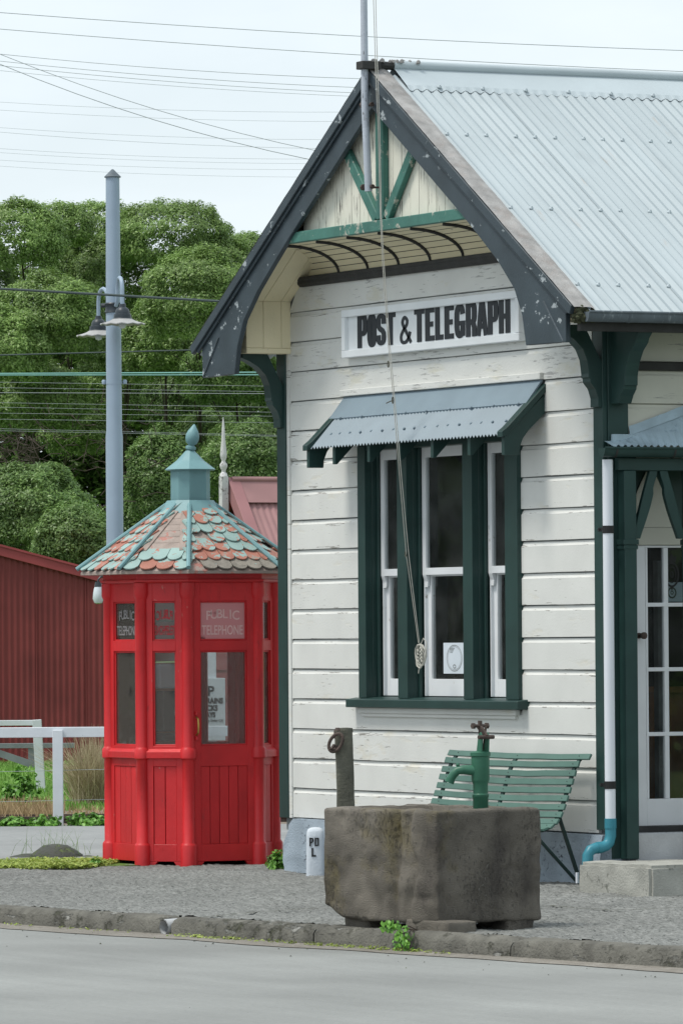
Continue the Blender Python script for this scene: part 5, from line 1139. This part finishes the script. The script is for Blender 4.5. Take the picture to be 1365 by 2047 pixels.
# old rails lying by the path
for k, (d_, l_) in enumerate(((55.2, 'rusty steel rail along the weedy strip behind the path'), (55.9, 'farther rusty steel rail in the dry grass'))):
    p0 = at(100, 1600, d_); o = MB().prism([(-.06, 0), (.06, 0), (.05, .02), (.012, .03), (.012, .09), (.03, .10), (.03, .125), (-.03, .125), (-.03, .10), (-.012, .09), (-.012, .03), (-.05, .02)], 'x', -6, 8).build('steel_rail', M['rust'])
    o.data.transform(Matrix.Identity(4)); bm = bmesh.new(); bm.from_mesh(o.data)
    for v in bm.verts: pass
    bm.free(); o.location = (p0.x, p0.y, -.06); o.rotation_euler = (0, 0, ANG); tag(o, l_, 'rail')

# ================================================================== VEGETATION
def leaves(name, m, parent, clumps, per, sz, asp=.42, spread=1.0, kind=None, up=.45):
    # clumps: array (n,7): centre, outward dir, radius ; leaf-sized faces scattered through each clump
    C = np.repeat(clumps[:, :3], per, 0); Nn = np.repeat(clumps[:, 3:6], per, 0); Rr = np.repeat(clumps[:, 6], per)[:, None]
    n = len(C); off = rng.normal(size=(n, 3)); off /= np.linalg.norm(off, axis=1)[:, None]; off *= (rng.random((n, 1))**.45)
    P = C + off*Rr*spread
    nr = Nn*.9 + off*.55 + rng.normal(size=(n, 3))*.5 + np.array([0, 0, up]); nr /= np.linalg.norm(nr, axis=1)[:, None]
    a = rng.normal(size=(n, 3)) + Nn*.8; t = a - nr*(a*nr).sum(1)[:, None]; t /= np.linalg.norm(t, axis=1)[:, None]; b = np.cross(nr, t)
    s = sz*(.6+.8*rng.random((n, 1)))
    V = np.stack([P-t*s*.5, P+b*s*asp*.5+nr*s*.06, P+t*s*.5, P-b*s*asp*.5+nr*s*.06], 1).reshape(-1, 3)
    Fq = np.arange(n*4).reshape(n, 4)
    return npmesh(name, V, Fq, m, parent, kind)
def lobe_clumps(c, r, n, thick=.22, rr=.15):
    d = rng.normal(size=(n*3, 3)); d /= np.linalg.norm(d, axis=1)[:, None]
    toCam = -np.array(D0)
    k = (d @ toCam > -.35) & (d[:, 2] > -.75); d = d[k][:n]
    t = 1-thick*rng.random((len(d), 1))**2.0
    bump = 1+.10*np.sin(d[:, :1]*7+c[0])*np.sin(d[:, 1:2]*6+c[2])+.05*np.sin(d[:, 2:]*11+c[1])
    hole = np.sin(d[:, 0]*9+c[0]*3)*np.sin(d[:, 1]*8+c[1]*3)+np.sin(d[:, 2]*10+c[2]*3)*.7
    P = np.array(c)+d*np.array(r)*t*bump*(1-.10*np.clip(-hole[:, None]-.3, 0, 1))
    kp_ = (hole > -.75) | (rng.random(len(d)) < .35); P = P[kp_]; d = d[kp_]
    return np.concatenate([P, d, np.full((len(d), 1), rr)*(.7+.6*rng.random((len(d), 1)))], 1)
# pixel-measured domes -> real crowns about 100 m away
def dome(px, py, rx, ry, D, rd=None):
    s = D/F; c = at(px, py, D); return (np.array(c), np.array((rx*s, (rd or rx)*s*.9, ry*s)))
trees = [
 ('tree', 'dome-crowned tree at the far left above the red shed', [(40, 480, 100, 74, 101), (120, 455, 70, 48, 103), (20, 700, 90, 85, 97), (100, 640, 118, 92, 98), (-60, 560, 90, 110, 102), (60, 800, 120, 82, 99), (150, 860, 75, 60, 101)], M['leaf'], (60, 108)),
 ('tree', 'tree with rounded crown directly behind the grey lamp post', [(200, 470, 88, 64, 106), (235, 560, 100, 90, 104), (170, 560, 70, 70, 107), (110, 560, 100, 90, 106), (260, 690, 95, 85, 104), (215, 790, 85, 70, 106)], M['leaf'], (225, 110)),
 ('tree', 'tallest broad dome-shaped tree left of the gable', [(340, 478, 128, 74, 103), (430, 540, 90, 70, 103), (400, 600, 130, 98, 97), (490, 525, 75, 58, 106), (560, 620, 120, 110, 106), (330, 690, 90, 90, 100)], M['leaf'], (390, 104)),
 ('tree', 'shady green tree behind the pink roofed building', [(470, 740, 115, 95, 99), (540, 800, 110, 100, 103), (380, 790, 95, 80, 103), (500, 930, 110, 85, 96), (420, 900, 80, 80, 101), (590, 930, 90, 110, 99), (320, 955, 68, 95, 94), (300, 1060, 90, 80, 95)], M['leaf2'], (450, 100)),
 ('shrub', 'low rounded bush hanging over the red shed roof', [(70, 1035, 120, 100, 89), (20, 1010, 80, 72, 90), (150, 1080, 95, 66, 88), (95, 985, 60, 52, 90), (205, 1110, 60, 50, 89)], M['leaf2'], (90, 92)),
]
for nm, lb_, lobes, m_, (tpx, td) in trees:
    base = at(tpx, 1277, td); T = thing(nm, lb_, 'tree' if nm == 'tree' else 'bush', (base.x, base.y, 0)); B0 = np.array((base.x, base.y, 0))
    cl = []; b = MB()
    for L_ in lobes:
        c, r = dome(*L_); cl.append(lobe_clumps(c-B0, r, int(1500*L_[2]*L_[3]/8000)+70, .12, .085)); cl.append(lobe_clumps(c-B0, r*np.array([.8, .8, .8]), int(120*L_[2]*L_[3]/8000)+20, .5, .2))
        # limb to the lobe, and twigs inside
        c_ = Vector(c-B0); st = Vector((random.uniform(-.15, .15), random.uniform(-.15, .15), max(.6, c_.z*.35)))
        mid = st.lerp(c_, .5)+Vector((random.uniform(-.2, .2), random.uniform(-.2, .2), .1)); rt = .055 if nm == 'tree' else .03
        b.tube([st, mid, c_], [rt, rt*.6, .012], 6)
        for q in range(7):
            e = c_+Vector((random.gauss(0, 1)*r[0], random.gauss(0, 1)*r[1], random.gauss(0, 1)*r[2]))*.55; mm_ = mid.lerp(c_, random.random())
            b.tube([mm_, mm_.lerp(e, .5)+Vector((random.uniform(-.1, .1),)*3), e], [.012, .008, .003], 4, False)
    b.build('branches', M['bark'], T)
    tz = 2.6 if nm == 'tree' else .9
    MB().tube([(0, 0, -.05), (.04, .03, tz*.5), (0, 0, tz)], [.17, .13, .07] if nm == 'tree' else [.08, .06, .04], 9).build('trunk', M['bark'], T, smooth=True)
    CL = np.concatenate(cl); leaves('crown', m_, T, CL, 17, .054, up=.5)
# dead twiggy tangle in the dark gaps
tw = MB(); w0 = at(120, 900, 97)
for k in range(260):
    px, py = (random.uniform(-10, 70), random.uniform(860, 960)) if k % 2 else (random.uniform(60, 330), random.uniform(800, 1080))
    a = at(px, py, random.uniform(91.5, 98)); dv = Vector((random.gauss(0, 1), random.gauss(0, 1), random.gauss(.1, .7))); dv.normalize(); l_ = random.uniform(.15, .55)
    tw.tube([a-w0, a+dv*l_*.5+Vector((0, 0, random.uniform(-.06, .06)))-w0, a+dv*l_-w0], [.008, .006, .002], 4, False)
to = tw.build('dead_twigs', M['bark'], None, kind='stuff'); to.location = w0; tag(to, 'tangle of bare brown twigs in the dark gaps of the trees', 'twigs')
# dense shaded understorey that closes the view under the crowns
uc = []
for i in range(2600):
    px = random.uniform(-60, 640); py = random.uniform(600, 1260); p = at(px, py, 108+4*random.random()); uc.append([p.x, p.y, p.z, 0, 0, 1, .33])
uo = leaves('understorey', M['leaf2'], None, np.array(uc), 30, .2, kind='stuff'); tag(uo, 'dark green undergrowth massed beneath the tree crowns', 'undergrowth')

def blades(name, m, pts, h, wd, lean, kind='stuff', parent=None, curve=.35):
    # each blade two quads, bending
    P = np.asarray(pts); n = len(P); H = h*(.55+.75*rng.random(n)); az = rng.random(n)*2*np.pi; le = lean*(rng.random(n))
    dx, dy = np.cos(az)*le, np.sin(az)*le; wx, wy = np.full(n, R0.x)*wd/2, np.full(n, R0.y)*wd/2
    def lv(t, k, w_): 
        X = P[:, 0]+dx*H*t**1.6; Y = P[:, 1]+dy*H*t**1.6; Z = P[:, 2]+H*t*(1-curve*le*t)
        return np.stack([X-wx*w_, Y-wy*w_, Z], 1), np.stack([X+wx*w_, Y+wy*w_, Z], 1)
    a0, b0 = lv(0, 0, 1); a1, b1 = lv(.5, 0, .8); a2, b2 = lv(1, 0, .15)
    V = np.stack([a0, b0, a1, b1, a2, b2], 1).reshape(-1, 3); base = np.arange(n)[:, None]*6
    Fq = np.concatenate([base+np.array([0, 1, 3, 2]), base+np.array([2, 3, 5, 4])], 0)
    return npmesh(name, V, Fq, m, parent, kind)
def scat(n, l0, l1, d0, d1, z=0, edge=None):
    l = l0+(l1-l0)*rng.random(n); d = d0+(d1-d0)*rng.random(n)
    if edge is not None: k = edge(l, d); l, d = l[k], d[k]
    return np.stack([CAM.x+l*R0.x+d*D0.x, CAM.y+l*R0.y+d*D0.y, np.full(len(l), z)], 1)
o = blades('lawn_grass', M['grass'], scat(26000, -5.5, 3, 59, 84), .07, .016, .8); tag(o, 'short green lawn between the fences and the shed', 'grass')
o = blades('dry_grass', M['straw'], scat(2600, -5, -2.72, 55.6, 58.5), .17, .009, .6); tag(o, 'dry straw coloured grass along the weedy strip', 'grass')
o = blades('thin_dry_grass', M['straw'], scat(1200, -2.72, -.5, 55.8, 60), .06, .008, .8); tag(o, 'thin dry stalks on the stony strip left of the booth', 'grass')
# verge of clover and short grass against the booth
def vedge(l, d): return (d < 45.75-.15*np.sin(l*2.1)-.5*np.clip((-2.35-l)*2, 0, 1)) & (d > 44.05+.10*np.sin(l*7)+.07*np.sin(l*17)+.35*np.clip((l+2.3)*2, 0, 1)+.95*np.clip((l+1.80)*8, 0, 1)-.9*np.clip((l+.62)*9, 0, 1))
vp = scat(30000, -3.2, -.3, 43.9, 46.2, .0, vedge)
cl = np.concatenate([vp, np.zeros_like(vp), np.full((len(vp), 1), .022)], 1); cl[:, 5] = 1; cl[:, 2] += .02
o = leaves('grass_verge', M['verge'], None, cl, 2, .03, .55, kind='stuff'); tag(o, 'yellow green clover verge at the foot of the red booth', 'grass verge')
vb = MB().add([lat(-3.2, 44.2, .006), lat(-1.9, 44.5, .006), lat(-.35, 45.3, .006), lat(-.35, 45.5, .0065), lat(-1.7, 45.6, .0065), lat(-3.2, 45.2, .0065)], [(0,1,2,3,4,5)]).build('verge_soil', M['lawn'], kind='structure')
# broad-leaved weeds
def weed(label, px, py, D, rx, rz_, n, m_, z0=0, sz=.05, cat='weed', group=None):
    p = at(px, py, D); W = thing('weed', label, cat, (p.x, p.y, z0), ANG, group)
    d = rng.normal(size=(n, 3)); d /= np.linalg.norm(d, axis=1)[:, None]; d[:, 2] = np.abs(d[:, 2]); q = d*np.array([rx, rx*.7, rz_])*(.35+.65*rng.random((n, 1)))
    leaves('foliage', m_, W, np.concatenate([q, d, np.full((n, 1), .03)], 1), 8, sz, .6)
    b = MB()
    for k in range(9): e = q[k % n]; b.tube([(0, 0, -.02), tuple(e*.5+np.array([0, 0, .03])), tuple(e)], .005, 4, False)
    b.build('stem', M['bark'], W); return W
weed('bushy bright green weed growing by the farther white fence post', 42, 1590, 60.5, .24, .42, 150, M['weed'])
weed('low weed clump at the foot of the nearer fence post', 92, 1652, 54.3, .18, .10, 70, M['weed'])
weed('low leafy weeds against the booth side of the path edge', 180, 1650, 54.3, .22, .13, 90, M['weed'])
weed('sparse low weeds left of the nearer fence post', 35, 1652, 54.3, .18, .09, 60, M['weed'])
weed('leafy weed between the booth and the plinth', 562, 1724, 44.0, .10, .15, 60, M['weed'], sz=.035)
weed('small weed sprouting at the left foot of the booth', 192, 1722, 44.5, .06, .08, 26, M['weed'], sz=.035)
weed('ivy sprig growing round the rear foot of the booth', 545, 1722, 44.4, .05, .10, 26, M['leaf2'], sz=.03)
# tussock
tk = at(188, 1600, 61); TU = thing('tussock', 'tall straw coloured tussock grass beside the red booth', 'tussock', (tk.x, tk.y, 0))
n = 1300; P = np.stack([rng.normal(size=n)*.09, rng.normal(size=n)*.09, np.zeros(n)], 1)
blades('tuft', M['tussock'], P, .66, .007, 1.0, kind=None, parent=TU)
# mossy rock with grass
rk = ground_at(112, 1714); RK = thing('rock', 'low mossy rock lying at the end of the grass verge', 'rock', (rk.x, rk.y, -.03), ANG)
b = MB(); b.lathe([(.22, 0), (.21, .05), (.16, .09), (.09, .125), (.02, .135)], n=14, sc=lambda i, k: 1+.18*hsh(k*.9, i)); b.lathe([(.20, 0), (.16, .04), (.06, .06)], (-.2, .02, 0), 12, sc=lambda i, k: 1+.15*hsh(k*.7, i+4)); b.lathe([(.14, 0), (.10, .03), (.02, .045)], (.25, .0, 0), 10); b.build('stone', M['rock'], RK, smooth=True)
P = np.stack([rng.normal(size=40)*.14, rng.normal(size=40)*.05, np.full(40, .05)], 1); blades('grass_tuft', M['grass'], P, .2, .006, 1.0, 'stuff', RK)
# moss and tufts along the gutter
tp = []
for s_, n_, sp_ in ((3.65, 70, .45), (1.2, 12, .25), (2.35, 30, .14), (2.75, 25, .12), (4.45, 50, .25), (.3, 12, .2)):
    for k in range(n_): x = s_+random.gauss(0, sp_); tp.append(kp(x, -.045-abs(random.gauss(0, .02)), -.105))
tp = np.array(tp); o = leaves('gutter_moss', M['verge'], None, np.concatenate([tp, np.tile([0, 0, 1], (len(tp), 1)), np.full((len(tp), 1), .02)], 1), 8, .018, .6, kind='stuff'); tag(o, 'small tufts of moss and weed along the kerb foot', 'moss')

# ================================================================== OVERHEAD WIRES
def wire(label, pa, pb, D, r, m_, sag=.0, group=None, D2=None):
    a = Vector(at(pa[0], pa[1], D)); b_ = Vector(at(pb[0], pb[1], D2 or D)); dv = b_-a
    pts = [a+dv*q-Vector((0, 0, sag*4*q*(1-q))) for q in [-1.5+4*t/32 for t in range(33)]]
    o = MB().tube([p-a for p in pts], r, 5).build('overhead_wire', m_, None, smooth=True); o.location = a; tag(o, label, 'wire', group); return o
sg_ = 'thin overhead wires in the sky'
ordn = ['topmost', 'second', 'third', 'fourth', 'fifth', 'sixth', 'seventh', 'eighth', 'ninth', 'tenth', 'eleventh', 'twelfth', 'thirteenth', 'fourteenth', 'fifteenth']
skyw = [((0, 25), (1365, 101), .006), ((0, 58), (1365, 143), .006), ((0, 108), (740, 158), .005), ((0, 122), (740, 176), .005), ((0, 131), (740, 187), .005), ((0, 141), (740, 194), .004), ((0, 204), (700, 224), .003), ((0, 220), (700, 243), .003), ((0, 255), (640, 279), .003), ((0, 264), (640, 297), .0035), ((0, 297), (620, 318), .003), ((0, 305), (620, 327), .003), ((0, 320), (620, 339), .003), ((0, 332), (610, 354), .003)]
for i, (a, b_, r_) in enumerate(skyw): wire(f'{ordn[i]} of the thin level wires crossing the pale sky', a, b_, 80+i*3, r_*.8, M['wire_grey'], .05, sg_)
wire('upper of the two thin wires slanting down to the roof', (0, 108), (640, 303), 74, .004, M['wire_grey'], .10, 'slanting sky wires')
wire('lower of the two thin wires slanting down to the roof', (0, 128), (620, 319), 72, .0045, M['wire_grey'], .10, 'slanting sky wires')
wire('thick dark cable passing in front of the lamp post', (0, 577), (436, 602), 54, .012, M['wire_dark'], .0)
wire('dark teal cable rising to the left bargeboard tip', (0, 710), (415, 699), 66, .009, M['wire_dark'], .0)
wire('upper teal cable crossing the trees below the bargeboard', (0, 747), (520, 744.5), 67, .009, M['wire_teal'], .0)
wire('lower teal cable just under the upper one before the trees', (0, 750), (520, 749.5), 68, .007, M['wire_teal'], .0)
lw = [(764, 772), (775, 783), (785, 787), (805, 814), (814, 824), (826, 832), (838, 845), (857, 870), (861, 872)]
for i, (ya, yb) in enumerate(lw): wire(f'{ordn[i]} of the thin lower wires against the dark trees', (0, ya), (540, yb), 70+i, .0036 if i == 2 else .0022, M['wire_grey'], .0, 'thin wires before the trees')

# ================================================================== UNSEEN TREES ADDED TO GIVE THE PANES DARK REFLECTIONS
def hedge(label, c, along, L_, H_, n):
    al = np.array(along); q = []
    for i in range(n):
        t = rng.random()-.5; p = np.array(c)+al*t*L_+rng.normal(size=3)*.8; p[2] = .2+H_*rng.random()**.8*(.75+.25*math.sin(t*23)); q.append([*p, 0, 0, 1, .7])
    o = leaves('unseen_trees', M['leaf2'], None, np.array(q), 16, .75, .6, kind='stuff'); tag(o, label, 'trees')
hedge('unseen dark trees added beyond the left edge of the view', (-28, -22, 0), (.449, -.893, 0), 34, 8, 3000)
hedge('unseen dark trees added behind the viewer', (44, 20, 0), (-.449, .893, 0), 30, 8, 2600)
